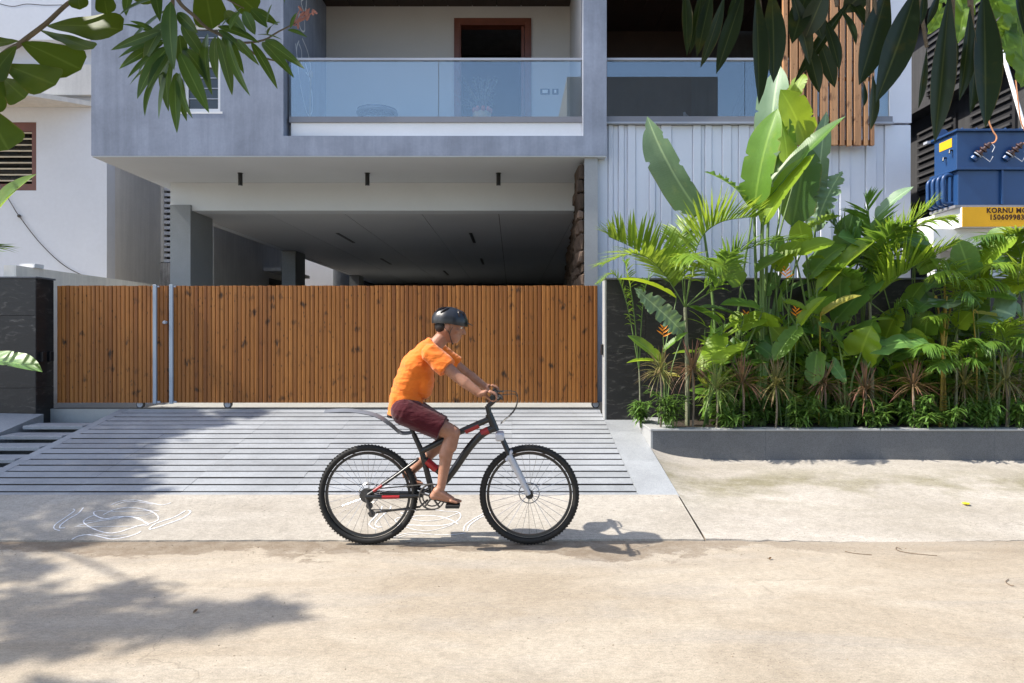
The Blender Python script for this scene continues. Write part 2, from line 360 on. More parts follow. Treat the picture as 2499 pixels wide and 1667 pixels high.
def street(name, kind):
    t = NT(name); p = t.pos(); sep = t.new('ShaderNodeSeparateXYZ'); t.lk(p, sep.inputs[0]); X, Y = sep.outputs[0], sep.outputs[1]
    flow = t.scaled(p, 0.45, 1.3, 1)
    n1 = t.noise(flow, 1.1, 9, 0.66, 0.7); n2 = t.noise(p, 9, 8, 0.68, 0.4); n3 = t.noise(p, 130, 3, 0.7); n4 = t.noise(t.scaled(p, 0.3, 1.6, 1), 2.2, 6, 0.6, 0.6)
    if kind == 'road':
        c = t.mix(t.ramp(n1, [(0.36, 0.0), (0.66, 1.0)]), (0.335, 0.280, 0.212), (0.445, 0.392, 0.318))
        c = t.mix(t.ramp(n4, [(0.5, 0.0), (0.72, 0.55)]), c, (0.32, 0.295, 0.265))
        # damp silt that has gathered along the edge of the apron
        e = t.math('SUBTRACT', 4.92, Y)
        lim = t.math('ADD', t.math('MULTIPLY', t.noise(t.scaled(p, 0.6, 0.8, 1), 1.6, 7, 0.65), 1.5), -0.42)
        band = t.math('SUBTRACT', lim, e)
        mask = t.ramp(band, [(0.0, 0.0), (0.03, 0.85), (0.3, 1.0)])
        xm = t.ramp(t.math('MULTIPLY', t.math('ADD', X, 8.0), 0.0625), [(0.0, 1.0), (0.56, 1.0), (0.66, 0.35), (1.0, 0.25)])
        c = t.mix(t.math('MULTIPLY', t.math('MULTIPLY', mask, xm), t.ramp(n2, [(0.25, 0.15), (0.6, 0.85)])), c, (0.155, 0.115, 0.08))
        bm = 0.5
    elif kind == 'apron':
        c = t.mix(t.ramp(n1, [(0.3, 0.0), (0.7, 1.0)]), (0.315, 0.282, 0.235), (0.44, 0.405, 0.355))
        bm = 0.4
    else:
        c = t.mix(t.ramp(n1, [(0.3, 0.0), (0.7, 1.0)]), (0.34, 0.305, 0.255), (0.49, 0.45, 0.40))
        yb = t.ramp(t.math('SUBTRACT', 1.0, t.math('ABSOLUTE', t.math('MULTIPLY', t.math('SUBTRACT', Y, 6.05), 1.5))), [(0.0, 0.0), (0.8, 1.0)])
        al = t.math('MULTIPLY', yb, t.ramp(t.noise(t.scaled(p, 0.8, 1.2, 1), 1.7, 7, 0.65), [(0.42, 0.0), (0.62, 0.75)]))
        c = t.mix(al, c, (0.19, 0.17, 0.095))
        ch = t.ramp(t.noise(t.scaled(p, 1.0, 2.2, 1), 11, 6, 0.7), [(0.63, 0.0), (0.70, 1.0)])
        c = t.mix(t.math('MULTIPLY', ch, 0.5), c, (0.52, 0.48, 0.42))
        bm = 0.5
    c = t.mix(1.0, c, t.ramp(n2, [(0.28, 0.86), (0.62, 1.03)]), 'MULTIPLY')
    c = t.mix(1.0, c, t.ramp(t.noise(t.scaled(p, 0.7, 1.3, 1), 42, 5, 0.7), [(0.3, 0.78), (0.62, 1.04)]), 'MULTIPLY')
    c = t.mix(1.0, c, t.ramp(n3, [(0.3, 0.72), (0.65, 1.05)]), 'MULTIPLY')
    vc = t.new('ShaderNodeTexVoronoi', feature='DISTANCE_TO_EDGE'); vc.inputs['Scale'].default_value = 0.55
    wsp = t.new('ShaderNodeVectorMath', operation='MULTIPLY_ADD'); wsp.inputs[1].default_value = (0.9, 0.9, 0); nz = t.new('ShaderNodeTexNoise'); nz.inputs['Scale'].default_value = 2.6; nz.inputs['Detail'].default_value = 8; t.lk(p, nz.inputs['Vector']); t.lk(nz.outputs['Color'], wsp.inputs[0]); t.lk(p, wsp.inputs[2]); t.lk(wsp.outputs[0], vc.inputs['Vector'])
    crk = t.math('MULTIPLY', t.ramp(vc.outputs['Distance'], [(0.0, 1.0), (0.005, 0.0)]), t.ramp(t.noise(p, 0.8, 3, 0.5), [(0.54, 0.0), (0.66, 0.4)]))
    c = t.mix(crk, c, (0.08, 0.06, 0.045))
    grit = t.ramp(t.noise(p, 60, 2, 0.5), [(0.29, 1.0), (0.34, 0.0)])
    c = t.mix(t.math('MULTIPLY', grit, t.ramp(t.noise(t.scaled(p, 0.6, 1.4, 1), 1.3, 5, 0.6), [(0.4, 0.15), (0.62, 0.8)])), c, (0.12, 0.09, 0.065))
    pit = t.ramp(t.noise(p, 34, 4, 0.75), [(0.24, 0.62), (0.33, 1.0)])
    c = t.mix(1.0, c, pit, 'MULTIPLY')
    nb = t.bump(n3, bm, 0.004); nb = t.bump(n2, bm * 0.35, 0.010, nb)
    return t.fin(c, 0.9, nb, 0.2)
M['road'] = street('road', 'road'); M['apron'] = street('apron', 'apron'); M['apron2'] = street('apron2', 'verge')
M['earth'] = paint('earth', (0.30, 0.235, 0.165), 0.95, 0.3, 1.0, 0.2, 0.4)

def glass(name, tint=(0.90, 0.95, 0.97), fac0=0.075):
    t = NT(name); t.n.remove(t.b)
    tr = t.new('ShaderNodeBsdfTransparent'); tr.inputs[0].default_value = (*tint, 1)
    gl = t.new('ShaderNodeBsdfGlossy'); gl.inputs['Roughness'].default_value = 0.005; gl.inputs['Color'].default_value = (0.92, 0.97, 1.0, 1)
    fr = t.new('ShaderNodeFresnel'); fr.inputs['IOR'].default_value = 1.5
    f = t.math('ADD', t.math('MULTIPLY', fr.outputs[0], 1.3), fac0)
    mx = t.new('ShaderNodeMixShader'); t.lk(f, mx.inputs[0]); t.lk(tr.outputs[0], mx.inputs[1]); t.lk(gl.outputs[0], mx.inputs[2])
    t.lk(mx.outputs[0], t.out.inputs[0]); return t.m
M['glass'] = glass('glass')
# ================================================================ ground, road, aprons, ramp
SL = 0.174                                             # slope of the driveway
Y0 = 4.87                                              # street edge of the aprons
def ramp_z(Y): return SL * (Y - Y0)
def verge_z(X, Y): return 0.11 * (Y - Y0) + 0.064 * (Y - Y0) * math.exp(-max(0, X - 1.385) / 0.27)

g = MB(); g.quad((-200, -200, -0.03), (200, -200, -0.03), (200, 200, -0.03), (-200, 200, -0.03))
tag(g.build('ground', M['earth']), kind='structure')
g = MB(); g.quad((-60, -4.5, 0), (60, -4.5, 0), (60, 5.6, 0), (-60, 5.6, 0))
tag(g.build('road', M['road']), kind='structure')

def sheet(x0, x1, y0, y1, nx, ny, zf, edge=0.0, thick=0.25):
    b = MB(); vs = []; fs = []
    rr = random.Random(3)
    for j in range(ny + 1):
        for i in range(nx + 1):
            X = x0 + (x1 - x0) * i / nx; Y = y0 + (y1 - y0) * j / ny
            if j == 0: Y += edge * (rr.random() - 0.5) + edge * 1.2 * math.sin(X * 1.7) * math.sin(X * 0.6 + 1)
            vs.append((X, Y, zf(X, Y)))
    n = nx + 1
    for j in range(ny):
        for i in range(nx): fs.append((j * n + i, j * n + i + 1, (j + 1) * n + i + 1, (j + 1) * n + i))
    k = len(vs)
    for i in range(n): vs.append((vs[i][0], vs[i][1] - 0.004, -0.02))
    for i in range(nx): fs.append((k + i, k + i + 1, i + 1, i))
    b.add(vs, fs); return b
o = sheet(-9.5, 1.372, Y0, 5.66, 220, 8, lambda X, Y: 0.016 + max(0, ramp_z(Y) - 0.016 * 0) - 0.006, 0.012).build('apron', M['apron']); tag(o, kind='structure')
def vz(X, Y):
    return 0.006 + verge_z(X, Y) + 0.006 * math.sin(X * 2.1 + Y) * math.sin(Y * 3)
o = sheet(1.386, 14, Y0, 6.83, 200, 40, vz, 0.03).build('verge', M['apron2'], smooth=True); tag(o, kind='structure')
# gravelly silt washed along the road edge
rr = random.Random(11)
b = MB()
for i in range(900):
    X = rr.uniform(-4.2, 5.5); Y = 4.80 - abs(rr.gauss(0, 0.16)) if rr.random() < 0.75 else rr.uniform(2.7, 4.8)
    s = rr.uniform(0.002, 0.0065); a = rr.uniform(0, 6.28)
    b.add([(X + s * math.cos(a + k * 2.1) * rr.uniform(.6, 1.4), Y + s * math.sin(a + k * 2.1), 0.0005) for k in range(3)] + [(X, Y, s * rr.uniform(.6, 1.0))], [(0, 1, 3), (1, 2, 3), (2, 0, 3)])
tag(b.build('loose_grit', M['earth']), 'loose brown grit scattered over the road', 'grit', kind='stuff')

# driveway: granite planks with open grooves on a dark bed
root = thing('driveway_ramp', 'sloping driveway of pale grey granite planks with dark grooves before the timber gate', 'driveway', (-1.7, 6.9, ramp_z(6.9)))
def slope_box(x0, x1, y0, y1, h0, h1, b=0.004):
    'box whose top lies h1 and bottom h0 above the driveway plane'
    m = MB(); m.box(x0, x1, y0, y1, 0, 1, 0)
    m.v = [(x, y, ramp_z(y) + (h1 if z > 0.5 else h0)) for x, y, z in m.v]; return m
slope_box(-4.7, 1.385, 5.645, 8.19, -0.10, -0.022).build('bed', M['gap_dark'], root)
XE = [-4.60, -3.70, -2.78, -1.85, -0.93, 0.0, 1.05]
yg = [5.645] + [5.752 + 0.1523 * i for i in range(17)]
yg[-1] = 8.185
for r_ in range(len(yg) - 1):
    for c_ in range(6):
        a = MB(); g0 = 0.016
        x0, x1, y0, y1 = XE[c_] + (0.0007 if c_ else 0), XE[c_ + 1] - 0.0007, yg[r_] + (g0 if r_ else 0), yg[r_ + 1] - g0
        top = rnd.uniform(-0.0015, 0.0015)
        b = 0.003
        vs = [(x0, y0, -0.03), (x1, y0, -0.03), (x1, y1, -0.03), (x0, y1, -0.03), (x0, y0, top - b), (x1, y0, top - b), (x1, y1, top - b), (x0, y1, top - b),
              (x0, y0 + b, top), (x1, y0 + b, top), (x1, y1 - b, top), (x0, y1 - b, top)]
        fs = [(0, 1, 5, 4), (2, 3, 7, 6), (1, 2, 6, 5), (3, 0, 4, 7), (4, 5, 9, 8), (6, 7, 11, 10), (5, 6, 10, 9), (7, 4, 8, 11), (8, 9, 10, 11)]
        a.add([(x, y, z + ramp_z(y)) for x, y, z in vs], fs)
        o = a.build('granite_plank', M['granite_ramp'], root)
        o.data.materials.append(M['gap_dark'])
        for pf_ in o.data.polygons:
            if pf_.normal.z < 0.4 and r_ > 0: pf_.material_index = 1
for i in range(3):
    y0, y1 = 5.645 + i * 0.85, min(8.185, 5.645 + (i + 1) * 0.85 - 0.0015)
    slope_box(-4.70, -4.6015, y0, y1, -0.03, 0.001).build('border_slab', M['granite_ramp'], root)
    slope_box(1.0515, 1.385, y0, min(y1, 7.755), -0.03, 0.002).build('border_slab', M['granite_ramp'], root)

# steps beside the driveway
root = thing('entrance_steps', 'shallow grey granite steps with dark gaps between driveway and stone gate pier', 'steps', (-5.1, 6.9, 0.0))
MB().box(-5.55, -4.712, 5.2, 7.93, -0.02, 0.015).build('bed', M['gap_dark'], root)
for i in range(7):
    y = 5.42 + i * 0.34; z = ramp_z(y) + 0.02
    MB().box(-5.42 - (0.0 if i < 5 else -0.05), -4.713, y + 0.03, y + 0.285, z - 0.04, z, 0.004).build('tread', M['granite_ramp'], root)
    MB().box(-5.40, -4.716, y + 0.20, y + 0.37, 0.016, z - 0.045).build('riser', M['granite_grey'], root)
a = MB(); a.box(-7.2, -5.435, 5.3, 7.92, 0, 1); a.v = [(x, y, ramp_z(y) + (0.02 if z > .5 else -0.12) + (-5.435 - x) * 0.02) for x, y, z in a.v]
a.build('side_slab', M['granite_ramp'], root)

# carport floor behind the gate
FZ = 0.58
b = MB(); b.box(-5.9, 1.05, 8.19, 9.0, 0.2, FZ); b.box(-5.9, 2.2, 9.0, 26, 0.2, FZ)
tag(b.build('carport_floor', M['floor_stone']), kind='structure')
b = MB(); b.box(-40, -5.9, 8.3, 40, -0.02, 0.5); tag(b.build('neighbour_yard', M['earth']), kind='structure')
b = MB(); b.box(5.4, 40, 7.97, 40, -0.02, 0.3); tag(b.build('side_yard', M['earth']), kind='structure')

# ================================================================ house
DS = 8.95
hx = lambda x: xat(x, DS); hz = lambda y: zat(y, DS)
house = thing('house', 'modern house with grey plaster balcony box over an open carport and white ribbed wing', 'house', (-1, 12, FZ))
SB = hz(380)                                            # underside of the grey box, about 3.82
XL, XR = hx(223), hx(1481)
OX0, OX1, OZ0 = hx(692), hx(1424), hz(331.6)
WX0, WX1, WZ0, WZ1 = hx(446), hx(538), hz(272), hz(58)
DB = 11.02                                              # balcony back wall
CEIL = 6.765
MB().wall(XL, XR, SB, 7.6, DS, DS + 0.25, [(OX0, OX1, OZ0, 7.3), (WX0, WX1, WZ0, WZ1)]).build('facade_wall', M['grey_plaster'], house)
# window in the grey wall
wn = MB().wall(WX0, WX1, WZ0, WZ1, DS + 0.05, DS + 0.11, [(WX0 + .05, WX1 - .05, WZ0 + .05, WZ0 + .60), (WX0 + .05, WX1 - .05, WZ0 + .67, WZ1 - .05)]).build('window', M['white_paint'], house)
for z0, z1 in ((WZ0 + .05, WZ0 + .60), (WZ0 + .67, WZ1 - .05)):
    MB().box(WX0 + .05, WX1 - .05, DS + .075, DS + .085, z0, z1).build('pane', M['pane_dark'], wn)
    for k in range(1, 4):
        z = z0 + (z1 - z0) * k / 4
        MB().box(WX0 + .05, WX1 - .05, DS + .062, DS + .073, z - .006, z + .006).build('glazing_bar', M['grey_metal'], wn)
MB().box(WX0 - .03, WX1 + .03, DS - .004, DS + .049, WZ0 - .03, WZ0 - .002).build('window_sill', M['white_paint'], house)
# soffit, beam, ceiling
MB().box(XL + .004, XR - .004, DS + .006, 10.5, SB - .012, SB - .001).build('soffit', M['soffit_paint'], house)
MB().box(XL + .004, -5.256, 10.501, 26, SB - .012, SB - .001).build('soffit', M['soffit_paint'], house)
BZ = zat(514, 10.5)
MB().box(-5.256, 0.96, 10.5, 10.8, BZ, SB - .013).build('beam', M['soffit_paint'], house)
MB().box(-5.256, -5.1, 10.801, 26, BZ, SB - .013).build('edge_beam', M['soffit_paint'], house)
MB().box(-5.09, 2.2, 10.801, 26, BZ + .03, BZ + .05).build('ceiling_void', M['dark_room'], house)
ce = [-5.098, -3.87, -2.65, -1.43, -0.21, 1.01, 2.1]
slots = [(-3.29, 12.85, 14.2), (-0.78, 12.85, 14.2), (-3.3, 17.2, 18.6), (-0.78, 17.2, 18.6), (-2.05, 20.5, 22.0)]
for i in range(6):
    ye = [10.803, 15.0, 20.0, 25.98]
    for j in range(3):
        MB().box(ce[i] + .005, ce[i + 1] - .005, ye[j] + .004, ye[j + 1] - .004, BZ + .003, BZ + .015).build('ceiling_board', M['ceiling_paint'], house)
for x, y0, y1 in slots:
    MB().box(x - .03, x + .03, y0, y1, BZ - .006, BZ + .002).build('ceiling_slot', M['black_metal'], house)
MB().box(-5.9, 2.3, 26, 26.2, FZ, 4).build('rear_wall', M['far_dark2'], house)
# columns
for d in (10.45, 15.47, 21.9):
    x0 = -5.231; x1 = -4.925
    MB().box(x0, x1, d + .05, d + .78, FZ, BZ - .004 + (0.0 if d > 11 else 0)).build('column', M['granite_col'], house)
    if d < 11: MB().box(x0 - .002, x1 + .002, d, d + .048, FZ, zat(500, d)).build('column_cladding', M['granite_col'], house)
# stone lined wall on the right of the carport
m = MB().box(0.985, 1.16, 9.0, 26, FZ - .1, SB - .014); m.v = [(x + .059 * (y - 9.0) - .03, y, z) for x, y, z in m.v]; m.build('side_wall', M['granite_pale'], house)
rs = random.Random(5)
def rough_stone():
    t = NT('rough_stone'); p = t.pos(); n = t.noise(p, 7, 8, 0.65, 0.5)
    c = t.mix(t.rand(), (0.06, 0.042, 0.03), (0.17, 0.12, 0.09)); c = t.mix(1.0, c, t.ramp(n, [(0.3, 0.5), (0.7, 1.1)]), 'MULTIPLY')
    return t.fin(c, 0.9, t.bump(n, 0.8, 0.03), 0.2)
M['rough_stone'] = rough_stone()
z = FZ + 0.002
while z < SB - 0.12:
    hgt = rs.uniform(0.11, 0.24); hgt = min(hgt, SB - 0.02 - z)
    y = 9.02
    while y < 16.5:
        ln = rs.uniform(0.22, 0.6); pr = rs.uniform(0.015, 0.09)
        m = MB().box(0.983 - pr, 0.983, y + .006, y + ln - .006, z + .005, z + hgt - .005, 0.02)
        m.v = [(a - .03 + .059 * (y - 9.0) + (rs.uniform(-.02, .02) if a < 0.97 else 0), b_ + rs.uniform(-.008, .008), c_ + rs.uniform(-.006, .006)) for a, b_, c_ in m.v]
        m.build('stone', M['rough_stone'], house)
        y += ln
    z += hgt
# balcony interior
FLZ = 4.29
MB().box(OX0 - .15, OX0, DS + .251, DB + .2, OZ0, 7.6).build('balcony_side_wall', M['grey_plaster'], house)
MB().box(OX1, OX1 + .12, DS + .251, DB + .2, OZ0, 7.6).build('balcony_side_wall', M['balcony_paint'], house)
DX0, DX1, DZ1 = xat(1109, DB), xat(1297, DB), zat(46, DB)
MB().wall(OX0, OX1, OZ0, 7.6, DB, DB + .2, [(DX0, DX1, FLZ, DZ1)]).build('balcony_back_wall', M['balcony_paint'], house)
MB().box(OX0, OX1, DS + .252, DB, FLZ - .14, FLZ).build('balcony_floor', M['floor_stone'], house)
for k in range(10):
    x0 = OX0 + (OX1 - OX0) * k / 10; x1 = OX0 + (OX1 - OX0) * (k + 1) / 10 - .006
    MB().box(x0 + .003, x1, DS + .252, DB - .001, CEIL, CEIL + .02).build('ceiling_plank', M['dark_wood'], house)
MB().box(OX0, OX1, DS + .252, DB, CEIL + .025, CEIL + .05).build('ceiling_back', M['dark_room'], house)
dr = MB().wall(DX0, DX1, FLZ + .001, DZ1, DB - .03, DB + .15, [(DX0 + .107, DX1 - .107, FLZ + .001, DZ1 - .11)]).build('door_frame', M['red_wood'], house)
MB().wall(DX0 + .03, DX1 - .03, FLZ + .001, DZ1 - .03, DB - .045, DB - .031, [(DX0 + .085, DX1 - .085, FLZ + .001, DZ1 - .088)]).build('architrave', M['red_wood'], dr)
MB().box(DX1 - .16, DX1 - .115, DB + .0, DB + .9, FLZ + .01, DZ1 - .12).build('door_leaf', M['red_wood'], house)
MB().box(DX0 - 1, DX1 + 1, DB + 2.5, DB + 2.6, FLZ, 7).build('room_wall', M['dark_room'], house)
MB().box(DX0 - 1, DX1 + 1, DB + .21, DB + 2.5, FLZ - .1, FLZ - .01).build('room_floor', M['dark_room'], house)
for xa, xb in ((1319, 1342), (1348, 1363)):
    sw = MB().box(xat(xa, DB), xat(xb, DB), DB - .012, DB - .001, zat(231, DB), zat(217, DB), .002).build('switch_plate', M['black_metal'], house)
    MB().box(xat(xa + 5, DB), xat(xb - 5, DB), DB - .018, DB - .013, zat(228, DB), zat(220, DB)).build('switch', M['white_paint'], sw)
# balcony front: white band, rail channel, glass, handrail
GD = 9.10
for (x0, x1, joints, bx0) in ((OX0 + .001, OX1 - .001, [1071], OX0 + .06), (XR + .002, xat(2170, 9.15), [1818], XR + .003)):
    if x0 < 0:
        MB().box(bx0, x1, DS + .13, DS + .25, OZ0 + .002, FLZ - .002).build('balcony_band', M['white_paint'], house)
        MB().box(bx0 - .02, x1, GD - .04, GD + .06, FLZ - .001, FLZ + .075).build('rail_channel', M['rail_metal'], house)
    else:
        MB().box(bx0, x1, GD - .04, GD + .06, FLZ + .003, FLZ + .079).build('rail_channel', M['rail_metal'], house)
    xs = [x0 + .02] + [xat(j, GD) for j in joints] + [x1 - .004]
    for a, b_ in zip(xs[:-1], xs[1:]):
        MB().box(a + .004, b_ - .004, GD, GD + .012, FLZ + .081, 5.12).build('glass_pane', M['glass'], house)
    MB().box(x0 + .005, x1 - .002, GD - .022, GD + .034, 5.121, 5.152).build('handrail', M['grey_metal'], house)
# white scrolling line drawing on the grey side wall
art = [[(9.62, 6.0), (9.58, 5.88), (9.70, 5.80), (9.86, 5.86), (9.84, 6.0), (9.70, 6.02)],
       [(9.6, 5.6), (9.5, 5.45), (9.56, 5.2), (9.75, 4.9), (10.0, 4.7), (10.2, 4.78), (10.25, 5.0), (10.1, 5.25), (9.9, 5.4)],
       [(9.75, 5.7), (10.0, 5.62), (10.15, 5.45), (10.1, 5.3), (9.92, 5.28)], [(9.45, 5.5), (9.55, 5.3), (9.7, 5.32), (9.72, 5.5), (9.6, 5.56)],
       [(9.7, 6.5), (9.8, 6.3), (9.7, 6.2), (9.85, 6.1)], [(9.9, 6.55), (9.95, 6.3), (9.88, 6.15)]]
def smooth_pts(pts, n=8):
    P = [Vector(p) for p in pts]; out = []
    for i in range(len(P) - 1):
        p0, p1, p2, p3 = P[max(i - 1, 0)], P[i], P[i + 1], P[min(i + 2, len(P) - 1)]
        for k in range(n):
            t = k / n
            out.append(0.5 * ((2 * p1) + (p2 - p0) * t + (2 * p0 - 5 * p1 + 4 * p2 - p3) * t * t + (3 * p1 - p0 - 3 * p2 + p3) * t ** 3))
    out.append(P[-1]); return out
b = MB()
for st in art: b.tube(smooth_pts([(OX0 + .002, y, z) for y, z in st]), 0.013, 6, flat=0.12, up=(1, 0, 0))
b.build('wall_drawing', M['white_paint'], house)
# upper storeys so that the house shades as a solid block
MB().box(XL, XL + .2, DS + .251, 26, SB, 7.6).build('flank_wall', M['grey_plaster'], house)
MB().box(XL, 5.32, DS + .0, 26, 7.601, 7.8).build('roof', M['grey_plaster'], house)
MB().box(XL, 5.32, 26, 26.2, 4.01, 7.6).build('rear_wall', M['old_wall'], house)

# white ribbed wing
WD = 9.10
wx = lambda x: xat(x, WD)
MB().box(1.162, 5.31, WD + .06, 9.5, FZ - .2, 4.268).build('wing_wall', M['white_paint'], house)
ribs = [1433, 1457, 1485, 1497, 1510, 1524, 1532, 1552, 1586, 1600, 1614, 1640, 1692, 1712, 1722, 1738, 1764, 1786, 1804, 1830, 1846, 1872, 1900, 1930, 1946, 1975, 2003, 2030, 2050, 2076, 2114, 2140, 2160, 2224]
for i in range(len(ribs) - 1):
    x0, x1 = wx(ribs[i]), wx(ribs[i + 1]); dep = 0.0 if i % 2 == 0 else 0.019
    m = MB().box(x0 + .001, x1 - .001, WD + dep, WD + .0595, FZ - .2, 4.266, 0.007)
    m.build('ribbed_panel', M['white_metal'], house)
MB().box(XR + .004, 5.06, WD - .06, WD + .3, 4.268, 4.291).build('ledge', M['grey_metal'], house)
MB().box(wx(2170), 5.32, WD - .01, 26, 4.292, 7.6).build('corner_pillar', M['white_metal'], house)
MB().box(5.12, 5.318, 9.51, 26, 0.2, 4.29).build('flank_wall', M['white_paint'], house)
MB().box(XR + .005, wx(2170) - .01, WD + .31, 12.4, FLZ - .12, FLZ).build('terrace_floor', M['floor_stone'], house)
MB().box(OX1 + .121, 3.05, 11.6, 11.8, FLZ, 7.6).build('terrace_wood_wall', M['dark_wood'], house)
for k in range(12):
    x0 = OX1 + .13 + (5.02 - OX1) * k / 12; x1 = OX1 + .13 + (5.0 - OX1) * (k + 1) / 12
    MB().box(x0, min(x1, 5.02), WD + .2, 11.59, 6.62, 6.64).build('ceiling_plank', M['dark_wood'], house)
MB().box(3.051, 5.02, 11.7, 11.9, FLZ, 7.6).build('terrace_wall', M['far_dark'], house)
b = MB()
for k in range(4):
    b.tube([(3.45 + k * .12, 11.5, FLZ + .2), (4.25 + k * .12, 11.5, 6.6)], 0.012, 6)
b.build('stair_cable', M['black_metal'], house)
b = MB(); b.tube([(2.75, 10.9, 5.0), (3.5, 10.9, 4.30)], 0.02, 8); b.tube([(2.75, 10.9, 4.75), (3.2, 10.9, 4.30)], 0.014, 8); b.tube([(2.75, 10.9, 4.29), (2.75, 10.9, 5.02)], 0.02, 8)
b.build('stair_rail', M['rail_metal'], house)
# timber screen
SD = 8.96
sx = lambda x: xat(x, SD)
scr = [(1910, 1921), (1927, 1945), (1949, 1961), (1968, 1978), (1984, 1993), (2001, 2019), (2025, 2043), (2049, 2059.5), (2066, 2077), (2083, 2100), (2107, 2117), (2123, 2132)]
for i, (a, b_) in enumerate(scr):
    MB().box(sx(a), sx(b_), SD - .03, SD + .02, zat(355.5 + rnd.uniform(-2, 2), SD), 7.5, .003).build('screen_slat', M['screen_wood'], house)
for y0, y1 in ((187, 195), (341, 353)):
    MB().box(sx(1908), sx(2133), SD + .021, SD + .055, zat(y1, SD), zat(y0, SD)).build('screen_rail', M['red_wood'], house)

# downlights under the soffit
for n_, (x, lb) in enumerate(((587, 'black cylinder downlight under the soffit, in line above the two steel gate posts side'), (897, 'black cylinder downlight under the soffit, middle one of the three'), (1217, 'black cylinder downlight under the soffit, the one beside the rough stone wall'))):
    zt = SB - .0125; D = (zt - CH) * F / (VY - 422.5); X = xat(x, D)
    t_ = thing('downlight', lb, 'ceiling light', (X, D, zt), 'downlights under the soffit')
    MB().cyl((X, D, zt - .09), (0, 0, 1), 0.031, 0.178, 20).build('housing', M['black_metal'], t_, True)
    MB().cyl((X, D, zt - .0035), (0, 0, 1), 0.04, 0.006, 20).build('ceiling_plate', M['black_metal'], t_, True)
    MB().cyl((X, D, zt - .181), (0, 0, 1), 0.022, 0.003, 16).build('lens', M['grey_metal'], t_)

# ================================================================ gate piers and compound walls
ST = M['black_stone']
def stone_wall(name, label, cat, x0, x1, y0, y1, z0, z1, cols, rows, side=None):
    r = thing(name, label, cat, ((x0 + x1) / 2, (y0 + y1) / 2, z0))
    MB().box(x0 + .02, x1 - .02, y0 + .02, y1, z0, z1 - .03).build('core', M['gap_dark'], r)
    for i in range(len(cols) - 1):
        rw = rows(i) if callable(rows) else rows
        for j in range(len(rw) - 1):
            back = 0.0
            MB().box(cols[i] + .0015, cols[i + 1] - .0015, y0 + rnd.uniform(0, .002), y0 + .0195, rw[j] + .0015, rw[j + 1] - .0015, .0015).build('stone_tile', ST, r)
    return r
pl = stone_wall('gate_pier', 'black veined stone gate pier with thin cap beside the narrow gate leaf', 'pier', -9.5, -5.538, 7.94, 8.25, 0.36, 2.147,
                [-9.5, -8.6, -7.7, -6.8, -5.9, -5.56] and [-9.5, -8.4, -7.3, -6.2, -5.54], [0.38, 0.85, 1.695, 2.125])
zr = [0.38, 0.85, 1.25, 2.125]
for j in range(3):
    MB().box(-5.5575, -5.538, 7.945, 8.25, zr[j] + .0015, zr[j + 1] - .0015, .0015).build('stone_tile', ST, pl)
MB().box(-9.5, -5.525, 7.925, 8.27, 2.126, 2.147, .003).build('cap', M['granite_grey'], pl)
for yy in (8.0, 8.13):
    MB().box(-5.537, -5.50, yy, yy + .07, 1.15, 1.27, .004).build('latch_box', M['black_metal'], pl)
cols = [1.075, 1.518, 2.45, 2.916, 3.85, 4.78, 5.71, 6.64, 7.57, 8.5, 9.4]
def rows(i):
    return [0.42, 1.262, 2.095] if i == 0 else [0.42, 1.262, 1.678, 2.095]
pr = stone_wall('garden_wall', 'long black veined stone wall behind the planting bed', 'wall', 1.053, 9.4, 7.76, 7.96, 0.35, 2.118, cols, rows)
MB().box(1.05, 9.4, 7.745, 7.975, 2.096, 2.118, .003).build('cap', M['granite_grey'], pr)
for j, (a, b_) in enumerate(((0.46, 1.166), (1.168, 2.095))):
    MB().box(1.053, 1.0735, 7.7615, 7.96, a, b_, .0015).build('end_tile', M['granite_pale'], pr)
MB().box(1.026, 1.0525, 7.84, 7.92, 1.24, 1.36, .004).build('lock_strike', M['black_metal'], pr)

# planting bed
bed = thing('planter', 'low grey granite planter with flat coping in front of the black stone wall', 'planter', (4, 7.2, 0.2))
n = 7; xs = [1.385 + (9.4 - 1.385) * i / n for i in range(n + 1)]
for i in range(n):
    MB().box(xs[i] + (.021 if i == 0 else .0007), xs[i + 1] - .0007, 6.815, 6.94, 0.10, 0.511).build('front_slab', M['granite_grey'], bed)  # shade on the front face is put into this darker granite
    MB().box(xs[i] + (-.006 if i == 0 else .0007), xs[i + 1] - .0007, 6.803, 6.955, 0.5115, 0.532, .003).build('coping', M['granite_pale'], bed)  # sunlit top, its brightness put into the paler granite
MB().box(1.386, 1.4055, 6.816, 7.755, 0.12, 0.511).build('end_slab', M['granite_pale'], bed)  # end facing the sun, painted paler than the front
MB().box(1.379, 1.66, 6.9555, 7.756, 0.5115, 0.532, .003).build('coping', M['granite_pale'], bed)
MB().box(1.407, 1.65, 6.945, 7.755, 0.2, 0.511).build('end_fill', M['gap_dark'], bed)
b = MB(); vs = []; fs = []
nx, ny = 90, 10; rr = random.Random(4)
for j in range(ny + 1):
    for i in range(nx + 1): vs.append((1.652 + (9.4 - 1.652) * i / nx, 6.942 + (7.758 - 6.942) * j / ny, 0.495 + rr.uniform(-.015, .015)))
for j in range(ny):
    for i in range(nx): fs.append((j * (nx + 1) + i, j * (nx + 1) + i + 1, (j + 1) * (nx + 1) + i + 1, (j + 1) * (nx + 1) + i))
b.add(vs, fs); b.build('soil', M['soil'], bed, True)
